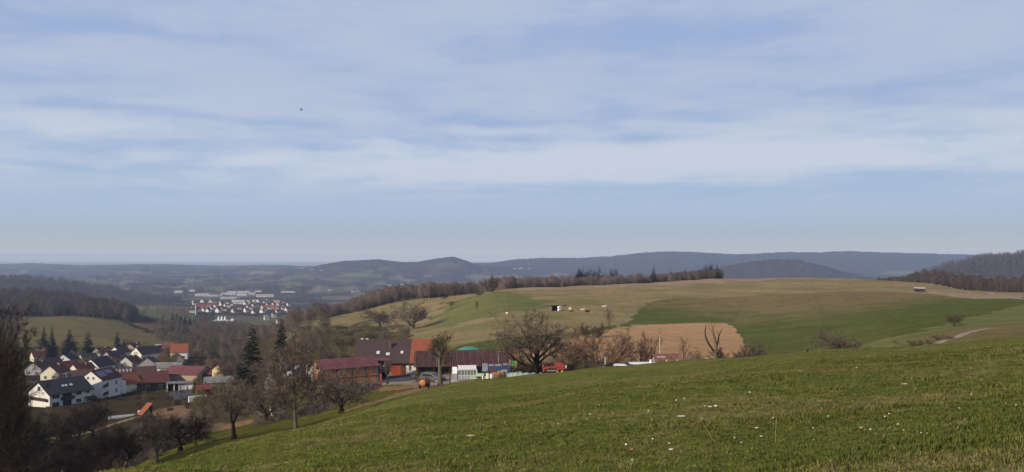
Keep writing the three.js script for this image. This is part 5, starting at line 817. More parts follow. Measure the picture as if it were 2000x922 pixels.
  const tank = thing('water_tank', 'small round white tank left of the grey shed', 'tank', at(1271, 152).toArray()); new MB().bar(V(0, 0, 0), V(0, 2.4, 0), 0.22, 0.22, 12, true).build('body', WHITEPAINT, tank); boxes(tank, 'valve', RUBBER, [[0, 2.2, 0.22, 0.14, 0.14, 0.06]]);
  const sheet = thing('green_sheet', 'green plastic sheet along the pasture edge right of the grey shed', 'sheet', at(1322, 150).toArray(), deg(2)); boxes(sheet, 'sheet', M(0.08, 0.2, 0.12, { rough: 0.6 }), [[0, 1.35, 0, 4.2, 1.1, 0.12]]); for (const x of [-2, 0, 1.2]) boxes(sheet, 'post', WHITEPAINT, [[x, 1.4, 0.1, 0.14, 1.5, 0.1]]);
  // silage heap, bales
  const sil = thing('silage_heap', 'large heap under shiny grey black plastic behind the orchard trees', 'heap', at(560, 170).toArray(), deg(15)), sg = new THREE.SphereGeometry(1, 64, 32, 0, 6.2832, 0, 1.62); { const p = sg.attributes.position; for (let i = 0; i < p.count; i++) { const x = p.getX(i), y = p.getY(i), z = p.getZ(i), k = 1 + 0.10 * noiseA(x * 2.2, z * 2.2 + y) + 0.05 * noiseB(x * 7, z * 7 + y * 5); p.setXYZ(i, x * 4.3 * k, y * 5.4 * k, z * 4.0 * k); } sg.computeVertexNormals(); } mesh('plastic_cover', sg, M(0.085, 0.082, 0.088, { rough: 0.34 }), sil);
  const pole = thing('white_pole', 'white upright pole beside the sunlit end of the brick barn', 'pole', at(599, 150).toArray()); new MB().bar(V(0, -1, 0), V(0, 5.6, 0), 0.12, 0.1, 8, true).build('shaft', WHITEPAINT, pole);
  for (const [px, D, up, label] of [[566, 158, 4.1, 'upper left white wrapped bale on the shiny heap'], [571, 157.5, 2.9, 'lower white wrapped bale on the shiny heap'], [580, 159, 4.7, 'right white wrapped bale at the top of the shiny heap']]) { const t = thing('wrapped_bale', label, 'bale', at(px, D, up).toArray(), deg(35)); const b = new THREE.CylinderGeometry(0.45, 0.45, 0.8, 16, 1); b.rotateZ(1.57); mesh('wrap', b, M(0.6, 0.66, 0.66, { rough: 0.35 }), t); new MB().bar(V(0.4, 0, 0), V(0.42, 0, 0), 0.4, 0.4, 14, true).build('end', M(0.5, 0.55, 0.55), t); }
  for (const [px, D, lean2, label] of [[533, 128, 0.25, 'short white stake leaning in the orchard thicket'], [526, 133, -0.12, 'pale stake beside the leaning white one in the orchard']]) { const t = thing('white_stake', label, 'stake', at(px, D).toArray()); t.rotation.z = lean2; new MB().bar(V(0, -0.4, 0), V(0, 1.6, 0), 0.07, 0.06, 6, true).build('shaft', M(0.6, 0.57, 0.5), t); }
}
// posts
function post(label, px, D, h, m, group, lean2 = 0) { const t = thing('fence_post', label, 'post', at(px, D).toArray(), px, group); t.rotation.z = lean2; new MB().bar(V(0, -0.4, 0), V(0, h, 0), 0.07, 0.065, 7, true).build('shaft', m, t); new MB().bar(V(0, h, 0), V(0, h + 0.05, 0), 0.068, 0.02, 7).build('tip', m, t); return t; }
const GREYWOOD = M(0.28, 0.24, 0.19, { map: TEX.bark }), OLDWOOD = M(0.06, 0.045, 0.035, { map: TEX.bark });
post('dark thick post on the pasture edge left of the greenhouse', 879, 121.5, 1.3, OLDWOOD); post('grey post on the pasture edge in front of the blue trailer', 961, 122.5, 1.1, GREYWOOD); post('short white post on the pasture edge left of the dead tree', 1380, 97, 0.35, WHITEPAINT); post('grey fence post right of the dead tree', 1423, 95, 0.5, GREYWOOD); post('second grey fence post right of the dead tree', 1441, 94, 0.42, GREYWOOD);
post('pale post standing at the left of the orange tank trailer', 812, 124, 1.1, GREYWOOD); post('pale post directly left of the orange tank trailer', 817, 123, 1.2, GREYWOOD);
[[1748, 640], [1786, 610], [1820, 585], [1836, 572], [1848, 562], [1859, 552], [1880, 540], [1908, 525], [1944, 500]].forEach(([px, D]) => post('thin pale fence post along the far crest in front of the right wood', px, D, 1.6, M(0.6, 0.52, 0.4), 'fence posts along the far crest'));
// on the far hillside
{
  const hut = thing('mobile_hut', 'dark red mobile hut with white roof on the hill field', 'hut', at(1796, 445).toArray(), deg(-26)); boxes(hut, 'wall', M(0.05, 0.034, 0.036, { map: TEX.boards }), [[0.9, 1.2, 0, 3.6, 1.8, 2.4]]); boxes(hut, 'wall', M(0.045, 0.034, 0.036, { map: TEX.boards }), [[-1.9, 1.2, 0, 1.9, 1.8, 2.2]]); boxes(hut, 'roof', WHITEPAINT, [[0.9, 2.2, 0, 3.9, 0.22, 2.7]]); boxes(hut, 'roof', WHITEPAINT, [[-1.95, 2.28, 0, 1.9, 0.2, 2.5]]); for (const x of [-2.2, 2]) for (const z of [-1, 1]) wheel(hut, x, z, 0.35, 0.2);
  const sh2 = thing('field_shelter', 'black open field shelter with long flat dark roof on the pasture hillside', 'shelter', at(1083, 371).toArray(), deg(6)); boxes(sh2, 'roof', M(0.05, 0.05, 0.055), [[-0.8, 2.5, 0, 5.2, 0.16, 2.8]]); boxes(sh2, 'back_wall', M(0.02, 0.02, 0.022), [[0.2, 1.2, -1.2, 2.6, 2.5, 0.12]]); boxes(sh2, 'side_wall', M(0.02, 0.02, 0.022), [[1.45, 1.2, 0, 0.12, 2.5, 2.4]]); boxes(sh2, 'side_wall', M(0.02, 0.02, 0.022), [[-1.1, 1.2, 0, 0.12, 2.5, 2.4]]); for (const x of [-3.2, 1.4]) boxes(sh2, 'post', OLDWOOD, [[x, 1.1, 1.2, 0.12, 2.8, 0.12]]);
  for (const [y, label] of [[0.62, 'lower white wrapped bale beside the black field shelter'], [1.75, 'upper white wrapped bale beside the black field shelter']]) { const t = thing('wrapped_bale', label, 'bale', at(1092, 369.5, y).toArray(), deg(40)); const b = new THREE.CylinderGeometry(0.56, 0.56, 1.2, 18, 1); b.rotateZ(1.57); mesh('wrap', b, M(0.85, 0.85, 0.84, { rough: 0.4 }), t); new MB().bar(V(-0.6, 0, 0), V(-0.63, 0, 0), 0.5, 0.5, 14, true).build('end', M(0.7, 0.7, 0.69), t); }
  const bench = thing('cut_trunk', 'dark fallen trunk by the crest wood on the hilltop meadow', 'log', at(938, 500).toArray(), 0.1); new MB().bar(V(-2.4, 0.4, 0), V(2.4, 0.5, 0), 0.5, 0.35, 9, true).build('stem', OLDWOOD, bench); new MB().bar(V(1.2, 0.6, 0), V(2.0, 1.4, 0.2), 0.16, 0.06, 6).build('branch', OLDWOOD, bench);
}
// animals: one continuous skin each, from capsules joined smoothly
function skin(bones, cell, blend) {
  const lo = V(1e9, 1e9, 1e9), hi = V(-1e9, -1e9, -1e9);
  for (const [a, b, ra, rb] of bones) for (const [p, r] of [[a, ra], [b, rb]]) { lo.min(V(p[0] - r, p[1] - r, p[2] - r)); hi.max(V(p[0] + r, p[1] + r, p[2] + r)); }
  const half = Math.max(hi.x - lo.x, hi.y - lo.y, hi.z - lo.z) / 2 + cell * 3, mid = lo.clone().add(hi).multiplyScalar(0.5), n = Math.ceil(2 * half / cell), mc = new MarchingCubes(n, WHITE, false, false, 40000);
  mc.isolation = 0;
  for (let k = 0; k < n; k++) for (let j = 0; j < n; j++) for (let i = 0; i < n; i++) {
    const h = n / 2, x = mid.x + (i - h) / h * half, y = mid.y + (j - h) / h * half, z = mid.z + (k - h) / h * half; let s = 0;
    for (const [a, b, ra, rb] of bones) { const dx = b[0] - a[0], dy = b[1] - a[1], dz = b[2] - a[2], l = dx * dx + dy * dy + dz * dz || 1e-9, t = clamp(((x - a[0]) * dx + (y - a[1]) * dy + (z - a[2]) * dz) / l), d = Math.hypot(x - a[0] - t * dx, y - a[1] - t * dy, z - a[2] - t * dz) - lerp(ra, rb, t); s += Math.exp(-d / blend); }
    mc.field[i + j * n + k * n * n] = blend * Math.log(s);
  }
  mc.update();
  const g = new THREE.BufferGeometry(), P = new Float32Array(mc.positionArray.subarray(0, mc.count * 3)), N = new Float32Array(mc.normalArray.subarray(0, mc.count * 3));
  for (let i = 0; i < P.length; i += 3) { P[i] = P[i] * half + mid.x; P[i + 1] = P[i + 1] * half + mid.y; P[i + 2] = P[i + 2] * half + mid.z; }
  g.setAttribute('position', new THREE.BufferAttribute(P, 3)); g.setAttribute('normal', new THREE.BufferAttribute(N, 3)); return g;
}
{
  const leg = (x, z, hind) => hind ? [[[x, 0.85, z], [x + 0.08, 0.62, z], 0.15, 0.1], [[x + 0.08, 0.62, z], [x - 0.1, 0.4, z], 0.09, 0.065], [[x - 0.1, 0.4, z], [x - 0.06, 0.06, z], 0.055, 0.06]] : [[[x, 0.85, z], [x, 0.45, z], 0.13, 0.075], [[x, 0.45, z], [x + 0.02, 0.06, z], 0.065, 0.06]];
  const grazing = [[[-0.75, 1.08, 0], [0.6, 1.02, 0], 0.3, 0.35], [[-0.6, 0.95, 0], [0.4, 0.88, 0], 0.3, 0.32], [[0.65, 1.1, 0], [1.15, 0.75, 0], 0.22, 0.15], [[1.15, 0.75, 0], [1.3, 0.32, 0], 0.14, 0.09], [[1.1, 0.82, 0.1], [1.05, 0.84, 0.24], 0.04, 0.03], [[1.1, 0.82, -0.1], [1.05, 0.84, -0.24], 0.04, 0.03], [[-1.0, 1.2, 0], [-1.08, 0.5, 0], 0.04, 0.035], ...leg(-0.72, 0.2, 1), ...leg(-0.72, -0.2, 1), ...leg(0.55, 0.2), ...leg(0.55, -0.2)];
  const lying = [[[-0.75, 0.42, 0], [0.6, 0.45, 0], 0.34, 0.36], [[0.6, 0.6, 0], [1.05, 0.95, 0], 0.22, 0.14], [[1.05, 0.95, 0], [1.38, 0.82, 0.05], 0.13, 0.08], [[1.0, 1.0, 0.1], [0.97, 1.0, 0.24], 0.04, 0.03], [[1.0, 1.0, -0.1], [0.97, 1.0, -0.24], 0.04, 0.03], [[-0.6, 0.2, 0.3], [0.0, 0.1, 0.42], 0.14, 0.07], [[0.5, 0.2, 0.28], [0.95, 0.09, 0.34], 0.1, 0.06], [[-1.05, 0.4, 0], [-1.3, 0.1, 0.1], 0.05, 0.04]];
  const gG = skin(grazing, 0.05, 0.045), gL = skin(lying, 0.05, 0.045), sheepB = [[[-0.4, 0.66, 0], [0.38, 0.66, 0], 0.29, 0.28], [[0.38, 0.75, 0], [0.66, 0.82, 0], 0.15, 0.12], [[0.66, 0.82, 0], [0.84, 0.7, 0], 0.1, 0.065], [[0.62, 0.88, 0.06], [0.58, 0.86, 0.17], 0.03, 0.025], [[0.62, 0.88, -0.06], [0.58, 0.86, -0.17], 0.03, 0.025], ...[[-0.33, 0.14], [-0.33, -0.14], [0.3, 0.14], [0.3, -0.14]].map(([x, z]) => [[x, 0.5, z], [x + (x < 0 ? -0.03 : 0), 0.04, z], 0.075, 0.045])], gS = skin(sheepB, 0.035, 0.035);
  const animal = (name, label, category, px, D, turn, geo, m, scale = 1) => { const t = thing(name, label, category, at(px, D).toArray(), turn); t.scale.setScalar(scale); mesh('body', geo, m, t); return t; };
  const hide = { black: M(0.025, 0.02, 0.017), cream: M(0.62, 0.52, 0.38), brown: M(0.13, 0.07, 0.035), wool: M(0.75, 0.72, 0.64) };
  const c1 = animal('cow', 'cream cow standing nearest to the black field shelter', 'cow', 1113.5, 372, 1.9, gG, hide.cream, 1.05); for (const z of [-0.07, 0.07]) new MB().bar(V(1.08, 0.86, z), V(1.02, 1.0, z * 2.6), 0.03, 0.01, 5).build('horn', hide.cream, c1);
  animal('cow', 'dark brown cow lying beside the standing cream cow', 'cow', 1116, 366, 0.15, gL, hide.brown); animal('cow', 'black cow lying alone to the right of the herd', 'cow', 1147, 364, 0.3, gL, hide.black, 1.05); animal('cow', 'pale cow lying left of the black cow', 'cow', 1138, 372, 0.2, gL, hide.cream, 0.9); animal('cow', 'cream cow lying highest on the slope right of the herd', 'cow', 1180, 388, 0.1, gL, hide.cream, 1.0); animal('cow', 'brown cow lying above the black shelter', 'cow', 1103, 392, 0.1, gL, hide.brown, 0.9);
  animal('sheep', 'white sheep with dark head alone on the hillside meadow', 'sheep', 990, 352, 2.0, gS, hide.wool, 1.15); new MB().bar(V(0.7, 0.8, 0), V(0.9, 0.68, 0), 0.11, 0.08, 10, true).build('face', hide.black, scene.children[scene.children.length - 1]);
  // crow on the pasture and a bird in the sky
  const crowB = [[[-0.13, 0.17, 0], [0.08, 0.24, 0], 0.06, 0.075], [[0.08, 0.24, 0], [0.15, 0.34, 0], 0.06, 0.05], [[0.15, 0.34, 0], [0.18, 0.35, 0], 0.05, 0.045], [[-0.13, 0.17, 0], [-0.3, 0.1, 0], 0.045, 0.03], [[0.02, 0.2, 0.03], [0.03, 0.02, 0.035], 0.025, 0.012], [[0.02, 0.2, -0.03], [0.03, 0.02, -0.035], 0.025, 0.012]];
  const crow = animal('crow', 'black crow standing on the upper edge of the pasture', 'bird', 1577, 76, 0.9, skin(crowB, 0.014, 0.014), M(0.008, 0.008, 0.009, { rough: 0.6 }), 1.05); new MB().bar(V(0.2, 0.35, 0), V(0.31, 0.325, 0), 0.024, 0.004, 7).build('beak', RUBBER, crow);
  const fly = thing('flying_bird', 'small dark bird flying high at the left of the sky', 'bird', [(588 - 1000) / FOCAL * 70, (EYE - 215) / FOCAL * 70, -70], 0.5); mesh('body', skin([[[-0.12, 0, 0], [0.1, 0, 0], 0.04, 0.05], [[0.1, 0, 0], [0.18, 0.02, 0], 0.04, 0.03], [[-0.12, 0, 0], [-0.24, 0, 0], 0.03, 0.02]], 0.014, 0.012), M(0.22, 0.23, 0.26), fly);
  for (const s of [-1, 1]) { const b = new MB(), q = (x, y, z) => V(x, y, s * z), top = [q(0.09, 0.01, 0.02), q(0.06, 0.12, 0.2), q(-0.04, 0.2, 0.38), q(-0.1, 0.12, 0.2), q(-0.08, 0, 0.02)], low = top.map((p) => p.clone().add(V(0, -0.012, 0))); for (let k = 1; k < 4; k++) { b.tri(top[0], top[k], top[k + 1]); b.tri(low[0], low[k + 1], low[k]); } for (let k = 0; k < 5; k++) b.quad(low[k], low[(k + 1) % 5], top[(k + 1) % 5], top[k]); b.build('wing', M(0.22, 0.23, 0.26), fly); }
  fly.rotation.x = -0.25; fly.scale.setScalar(0.62);
}

// ------------------------------------------------------------------ single trees and bushes
const heightOf = (p) => { if (!p.h) { p.twigs.computeBoundingBox(); p.wood.computeBoundingBox(); p.h = Math.max(p.twigs.boundingBox?.max.y ?? 0, p.wood.boundingBox.max.y); if (!isFinite(p.h)) p.h = p.wood.boundingBox.max.y; } return p.h; };
const firstOf = new Map();
function tree(kind, label, category, px, D, h, turn, o = {}) {          // h: height in metres
  const p = typeof kind === 'string' ? K[kind] : kind, s = h / heightOf(p), w = o.wide ?? 1, pos = at(px, D, -0.05);
  const key = [p.name, p.h, o.mats?.map((m) => m.uuid).join()].join(), scale = [s * w, s, s * w];
  if (o.name || !firstOf.has(key)) { const q = o.name ? { ...p, name: o.name } : p, t = plantTree(q, label, category, pos, turn, scale, o.group, o.mats); if (!o.name) firstOf.set(key, t); return t; }
  return dup(firstOf.get(key), pos.toArray(), turn, label, o.group, scale);
}
const px2m = (px, D) => px / FOCAL * D;
// orchard on the slope
tree('leader', 'tall slender fruit tree with straight trunk in the orchard, tallest of the row', 'tree', 578, 84, 10.6, 0.4);
tree('forked', 'fruit tree with two dark forked limbs at the left of the orchard', 'tree', 457, 88, 7.2, 0.9);
tree('round', 'low round-crowned fruit tree in front of the brick barn', 'tree', 667, 103, 6.3, 2.2, { wide: 1.15 });
tree('forked', 'pale-trunked fruit tree standing lowest in the orchard above the thicket', 'tree', 306, 88, 6.2, 3.0, { mats: [BARK_GREY, TWIG] });
tree('round', 'wide bare tree just right of the low pale-trunked fruit tree', 'tree', 352, 96, 5.4, 4.1, { wide: 1.2, mats: [BARK_DARK, TWIG_DARK] });
tree('round', 'bare tree between forked fruit tree and tall slender one, further back', 'tree', 520, 118, 7.6, 5.0);
tree('leader', 'bare tree in front of the shiny heap', 'tree', 548, 136, 8.5, 1.7, { wide: 1.2 });
tree('round', 'bare tree in front of the sunlit end of the brick barn', 'tree', 608, 128, 6.5, 0.2, { mats: [BARK_DARK, TWIG_DARK] });
tree('pollard', 'pollarded yard tree with knobbly crown beside the grey car', 'tree', 860, 122, 9.2, 0.5);
tree('pollard', 'small bare tree in front of the open lean-to in the yard', 'tree', 757, 141, 4.6, 2.5, { mats: [BARK, TWIG] });
tree('shrub', 'grey bush left of the grey car in the yard', 'shrub', 824, 139, 2.0, 2.5, { wide: 1.3, mats: [BARK, TWIG_OLIVE], name: 'yard_bush' });
tree('oak', 'big old oak with wide gnarled limbs behind the red machine', 'tree', 1046, 142, 12.8, 0.8, { wide: 1.15 });
tree('fan', 'fan-shaped reddish bush tree in front of the ploughed field', 'tree', 1255, 172, 8.4, 0.3, { wide: 1.05 });
tree('thicket', 'broad reddish thicket right of the oak, in front of the ploughed field', 'tree', 1168, 168, 9.3, 0.9, { wide: 1.5 });
tree('thicket', 'reddish thicket leaning against the right side of the oak', 'tree', 1112, 172, 6.6, 2.4, { wide: 1.3 });
tree('birch', 'two slim white birch stems beside the fan-shaped bush tree', 'tree', 1289, 165, 8.9, 1.35);
tree('slim', 'slender bare tree right of the white birch stems', 'tree', 1336, 162, 7.0, 0.4, { wide: 1.2 });
tree('slim', 'small bare tree between the slender tree and the dead one', 'tree', 1362, 158, 4.6, 2.4, { wide: 1.5 });
{ // the dead tree: a split grey trunk, one long limb bowing out to the left, broken tips
  const p = at(1396, 99, -0.05), t = thing('dead_tree', 'dead tree with broken bare limbs on the pasture edge', 'tree', p.toArray()), k = 0.0655;
  const path = (name, pts, m = BARK_GREY) => { const b = new MB(); for (let i = 0; i < pts.length - 1; i++) b.bar(V(pts[i][0] * k, pts[i][1] * k, pts[i][2] * k), V(pts[i + 1][0] * k, pts[i + 1][1] * k, pts[i + 1][2] * k), pts[i][3] * k, pts[i + 1][3] * k, 8); b.build(name, m, t); };
  path('trunk', [[1, -6, 0, 4.6], [2, 8, 0, 3.9], [1, 20, 0, 3.4], [3, 31, 0, 2.9], [1, 44, 0, 2.3], [-3, 56, 1, 1.7], [-4, 66, 1, 1.1], [-7, 76, 0, 0.5]]);
  path('limb', [[0, 20, 0, 2.3], [-7, 30, 1, 1.9], [-14, 40, 2, 1.6], [-18, 51, 2, 1.3], [-19, 61, 2, 1.0], [-17, 70, 1, 0.6], [-18, 75, 1, 0.3]], BARK_DARK); path('limb', [[3, 31, 0, 2.2], [7, 42, -1, 1.7], [8, 52, -1, 1.3], [13, 62, -2, 0.7], [15, 66, -2, 0.3]], BARK_DARK);
  path('limb', [[3, 16, 0, 1.8], [9, 23, 2, 1.5], [10, 30, 3, 1.0], [8, 33, 3, 0.4]], BARK_DARK); path('branch', [[-4, 64, 1, 0.8], [-1, 74, 2, 0.5], [0, 84, 2, 0.25]], BARK_GREY); path('branch', [[-3, 58, 1, 0.7], [-10, 67, 0, 0.4], [-13, 77, 0, 0.2]], BARK_GREY); path('branch', [[8, 50, -1, 0.6], [4, 60, 0, 0.3]], BARK_GREY);
}
tree('thicket', 'dense purple brown bush right of the dead tree', 'shrub', 1430, 142, 4.4, 1.4, { wide: 1.6, mats: [BARK, M(0.13, 0.085, 0.072, { rough: 1 })], name: 'hedge_bush' });
tree('fan', 'round grey brown tree in the dip right of the ploughed field', 'tree', 1472, 140, 5.8, 2.0, { wide: 1.1, mats: [BARK, TWIG] });
for (const [px, D, h, label] of [[1508, 136, 3.3, 'low bush right of the round grey brown tree'], [1535, 130, 2.9, 'low bush in the middle of the dip hedge'], [1560, 128, 2.7, 'last low bush at the right end of the dip hedge']]) tree('thicket', label, 'shrub', px, D, h, px, { wide: 1.7, mats: [BARK, TWIG], name: 'hedge_bush' });
tree('round', 'small wide bare tree behind the pasture edge, near the crow', 'tree', 1637, 110, 4.8, 2.5, { wide: 1.05, mats: [BARK_GREY, TWIG] });
tree('shrub', 'rusty brown leafy bush at the foot of the small wide tree', 'shrub', 1622, 113, 1.9, 0.5, { wide: 1.8, mats: [BARK, LEAF_BROWN], name: 'rusty_bush' });
tree('shrub', 'second rusty brown bush right of the small wide tree', 'shrub', 1650, 112, 1.3, 1.5, { wide: 2.2, mats: [BARK, LEAF_BROWN], name: 'rusty_bush' });
tree('round', 'small tree on the field bank at the right', 'tree', 1864, 175, 3.0, 0.5, { mats: [BARK_DARK, TWIG_OLIVE] });
tree('shrub', 'olive bush beside the gravel path at the right', 'shrub', 1796, 106, 1.1, 0.5, { wide: 3.0, mats: [BARK, TWIG_OLIVE], name: 'path_bush' });
tree('shrub', 'small olive bush on the bank above the gravel path', 'shrub', 1842, 124, 0.9, 2.5, { wide: 3.0, mats: [BARK, TWIG_OLIVE], name: 'path_bush' });
// hillside
tree('oak', 'broad bare oak alone on the slope above the farmhouse', 'tree', 806, 405, 15.5, 1.9, { wide: 1.5, mats: [BARK_GREY, TWIG] });
tree('round', 'bare tree left of the broad oak on the slope above the farmhouse', 'tree', 742, 418, 11, 3.3, { wide: 1.4, mats: [BARK, TWIG] });
tree('slim', 'small upright tree at the border of green and tan pasture', 'tree', 932, 402, 5.6, 1.0, { wide: 1.8, mats: [BARK_DARK, TWIG_OLIVE] });
tree('forked', 'small windswept tree in the middle of the green hillside', 'tree', 882, 470, 5.2, 2.0, { mats: [BARK_DARK, TWIG_OLIVE] });
tree('slim', 'dark small tree near the crest left of the cut trunk', 'tree', 888, 545, 6.0, 4.0, { wide: 1.2, mats: [BARK_DARK, TWIG_DARK] });
tree('shrub', 'dark stump-like bush at the left end of the crest meadow', 'shrub', 869, 560, 4.4, 1.0, { wide: 0.8, mats: [BARK_DARK, TWIG_DARK], name: 'crest_bush' });
tree('fan', 'reddish round tree standing forward of the crest wood', 'tree', 960, 505, 12, 0.7, { wide: 1.15, mats: [BARK, M(0.15, 0.095, 0.075, { rough: 1 })] });
tree('slim', 'thin bare tree on the tan pasture right of the cows', 'tree', 1190, 290, 8.4, 0.2, { wide: 1.5, mats: [BARK, TWIG] });
tree('thicket', 'reddish brush on the strip above the ploughed field', 'shrub', 1158, 262, 5.4, 4.2, { wide: 1.6, mats: [BARK, M(0.17, 0.115, 0.08, { rough: 1 })], name: 'strip_bush' });
tree('thicket', 'dark brush on the slope above the dark farmhouse roof', 'shrub', 728, 330, 3.6, 0.2, { wide: 1.8, mats: [BARK, TWIG_OLIVE], name: 'slope_bush' });
tree('thicket', 'grey brush left of the dark farmhouse roof', 'shrub', 672, 300, 4, 1.2, { wide: 2.0, mats: [BARK, TWIG_OLIVE], name: 'slope_bush' });
tree('thicket', 'brush above the red barn roof on the slope', 'shrub', 640, 262, 3.5, 2.7, { wide: 2.0, mats: [BARK, TWIG], name: 'slope_bush' });
// evergreens
tree(spruce, 'tall dark spruce behind the orchard, highest evergreen of the village', 'tree', 492, 212, 20.0, 0.3, { wide: 0.95 });
tree(spruce, 'ragged dark spruce right of the tall one', 'tree', 549, 232, 17.6, 2.0, { wide: 0.85 });
tree(spruce, 'smaller spruce touching the left side of the tall one', 'tree', 468, 226, 12, 4.0, { wide: 1.1 });
tree(thuja, 'single dark column-shaped thuja beside the white garages', 'tree', 380, 272, 4.4, 0.2, { wide: 1.3 });
for (const [px, D, h, w, label] of [[101, 470, 21, 0.7, 'narrow dark fir left of the village firs'], [172, 478, 17.5, 1.2, 'wide dark fir in the middle behind the village'], [86, 520, 19, 0.8, 'dim fir at the far left behind the village'], [136, 520, 17, 1.2, 'low dark fir between the narrow and the wide fir'], [229, 520, 14.5, 1.0, 'single dark fir above the white gables'], [242, 530, 9, 1.2, 'short fir touching the single dark fir']]) tree(pine, label, 'tree', px, D, h, px, { wide: w });
for (const [px, D, h] of [[337, 1060, 11], [345, 1050, 13], [353, 1065, 10], [361, 1055, 11], [371, 1060, 10], [381, 1070, 9]]) tree(pine, 'dark fir in the short row across the valley field', 'tree', px, D, h, px, { wide: 1.3, group: 'short row of firs across the valley field' });
tree('thicket', 'ochre willow with yellowish twigs between the village roofs', 'tree', 326, 425, 9, 0.5, { wide: 1.3, mats: [BARK, TWIG_OCHRE], name: 'willow_tree' });
// dark trees at the left edge, near
for (const [px, D, h, w, label] of [[-24, 66, 25, 0.7, 'huge dark bare tree filling the left edge'], [-95, 72, 28, 0.9, 'second huge dark tree at the left edge'], [34, 100, 18, 0.5, 'dark narrow-crowned tree in front of the left end of the village'], [-40, 104, 25, 0.9, 'dark tree behind the huge ones at the left edge'], [6, 132, 26, 0.55, 'dark tree at the foot of the slope at the left edge']]) tree('tall', label, 'tree', px, D, h, px, { wide: w });
for (const [px, D, h, w] of [[8, 82, 22, 0.5], [-34, 78, 25, 0.6], [-60, 60, 24, 0.7], [18, 118, 23, 0.5], [-24, 122, 29, 0.6], [28, 150, 23, 0.5], [-140, 66, 26, 0.8], [-6, 155, 32, 0.55], [-12, 72, 21, 0.6], [-40, 92, 27, 0.65], [0, 100, 24, 0.55], [46, 140, 18, 0.5]]) tree('tall', 'dark bare tree crowded into the dim wood at the left edge', 'tree', px, D, h, px * 3 + D, { wide: w, group: 'dark trees crowded at the left edge' });
tree('round', 'dark forked tree by the footpath at lower left, left of the pair', 'tree', 152, 186, 10.5, 0.4, { mats: [BARK_DARK, TWIG_DARK], name: 'path_tree' });
tree('forked', 'dark forked tree by the footpath at lower left, right of the pair', 'tree', 182, 190, 11, 2.4, { mats: [BARK_DARK, TWIG_DARK], name: 'path_tree' });
for (const [px, D, h, label] of [[68, 122, 11, 'dark bare tree low on the slope, nearest to the left wood'], [104, 138, 8.5, 'dark bare tree between the left wood and the footpath pair'], [214, 128, 7, 'dark bare tree in the thicket below the white tunnel'], [252, 116, 6.5, 'dark bare tree in the thicket left of the pale-trunked fruit tree'], [60, 165, 12, 'dark bare tree in front of the left end of the slate-roofed house'], [130, 112, 8, 'dark bare tree at the bottom left, below the footpath']]) tree('round', label, 'tree', px, D, h, px, { wide: 1.1, mats: [BARK_DARK, TWIG_DARK], name: 'slope_tree' });
tree('forked', 'very small young tree beside the pale footpath', 'tree', 124, 198, 3.6, 1.0, { mats: [BARK_DARK, TWIG_DARK], name: 'young_tree' });
// many more of the same, not told apart
{
  const R = rngOf(606), kinds = ['round', 'forked', 'oak', 'slim', 'leader'];
  for (let k = 0; k < 62; k++) { const px = lerp(62, 470, R()), D = lerp(335, 600, R()); tree(kinds[k % 5], 'leafless brown garden tree among the village houses', 'tree', px, D, lerp(4, 8, R()), R() * 6.28, { wide: lerp(1, 1.35, R()), mats: [BARK, k % 3 ? TWIG : TWIG_RED], group: 'leafless garden trees among the village houses' }); }
  for (let k = 0; k < 26; k++) { const px = lerp(372, 640, R()), D = lerp(190, 340, R()); if ((px > 600 && D < 230) || (px < 470 && D < 300)) continue; tree(kinds[k % 5], 'leafless tree on the brown slope between village and farm', 'tree', px, D, lerp(5, 9.5, R()), R() * 6.28, { wide: lerp(1, 1.3, R()), mats: [BARK, TWIG], group: 'leafless trees on the slope between village and farm' }); }
}
const thicket = (name, label, count, seed, spot, colours, tall = 0.25) => wood(name, label, colours.map((c, i) => [i % 2 ? WOOD[2] : SHRUBS, i % 2 ? 0.3 : 1, c, i % 2 ? tall : 1]), count, seed, spot, { part: 'bush_mass', category: 'thicket' });
const OLIVEBUSH = [0.19, 0.155, 0.08], DARKBUSH = [0.085, 0.064, 0.048], SOFT = BROWN.map((k) => k * 0.75);  // DARKBUSH is darkened to carry the lower-left corner's shade in its colour
thicket('thicket', 'brown thicket on the slope below the orchard at lower left', 800, 501, band(190, 400, (p) => along([[190, 122], [300, 98], [400, 118]], p), (p) => along([[190, 185], [300, 178], [400, 180]], p), (p, D, R) => 0.4 + R() * 0.5), [SOFT, SOFT], 0.22);
thicket('thicket', 'dark undergrowth with painted-in shade at the bottom left corner', 1500, 502, band(-200, 235, 64, 182, (p, D, R) => 0.5 + R() * 0.8), [DARKBUSH, DARKBUSH], 0.36);
thicket('thicket', 'tangled bushes in front of the brick barn', 260, 503, band(500, 745, (p) => along([[500, 114], [620, 116], [690, 122], [745, 136]], p), (p) => along([[500, 150], [620, 134], [700, 138], [745, 140]], p), (p, D, R) => 0.25 + R() * 0.35), [SOFT, SOFT], 0.2);
thicket('thicket', 'brown undergrowth on the slope between orchard and village', 900, 504, band(380, 640, (p) => along([[380, 160], [480, 150], [560, 165], [640, 200]], p), (p) => along([[380, 300], [640, 330]], p), (p, D, R) => 0.4 + R() * 0.7), [SOFT, OLIVEBUSH], 0.4);
thicket('thicket', 'hedges and bushes in the village gardens', 900, 505, band(50, 430, 216, 580, (p, D, R) => D < 262 && p < 250 ? (R() > 0.4 ? 0 : 0.4 + 0.4 * R()) : 0.4 + R() * 0.6), [DARKBUSH, OLIVEBUSH], 0.3);
thicket('thicket', 'brush on the hillside left of the farmhouse', 700, 506, band(570, 800, (p) => along([[570, 330], [650, 230], [760, 215], [800, 330]], p), (p) => along([[570, 440], [700, 420], [800, 400]], p), (p, D, R) => fbm(noiseA, p * 0.02, D * 0.02, 2) > 0.0 ? 0.35 + R() * 0.6 : 0), [OLIVEBUSH, SOFT], 0.3);
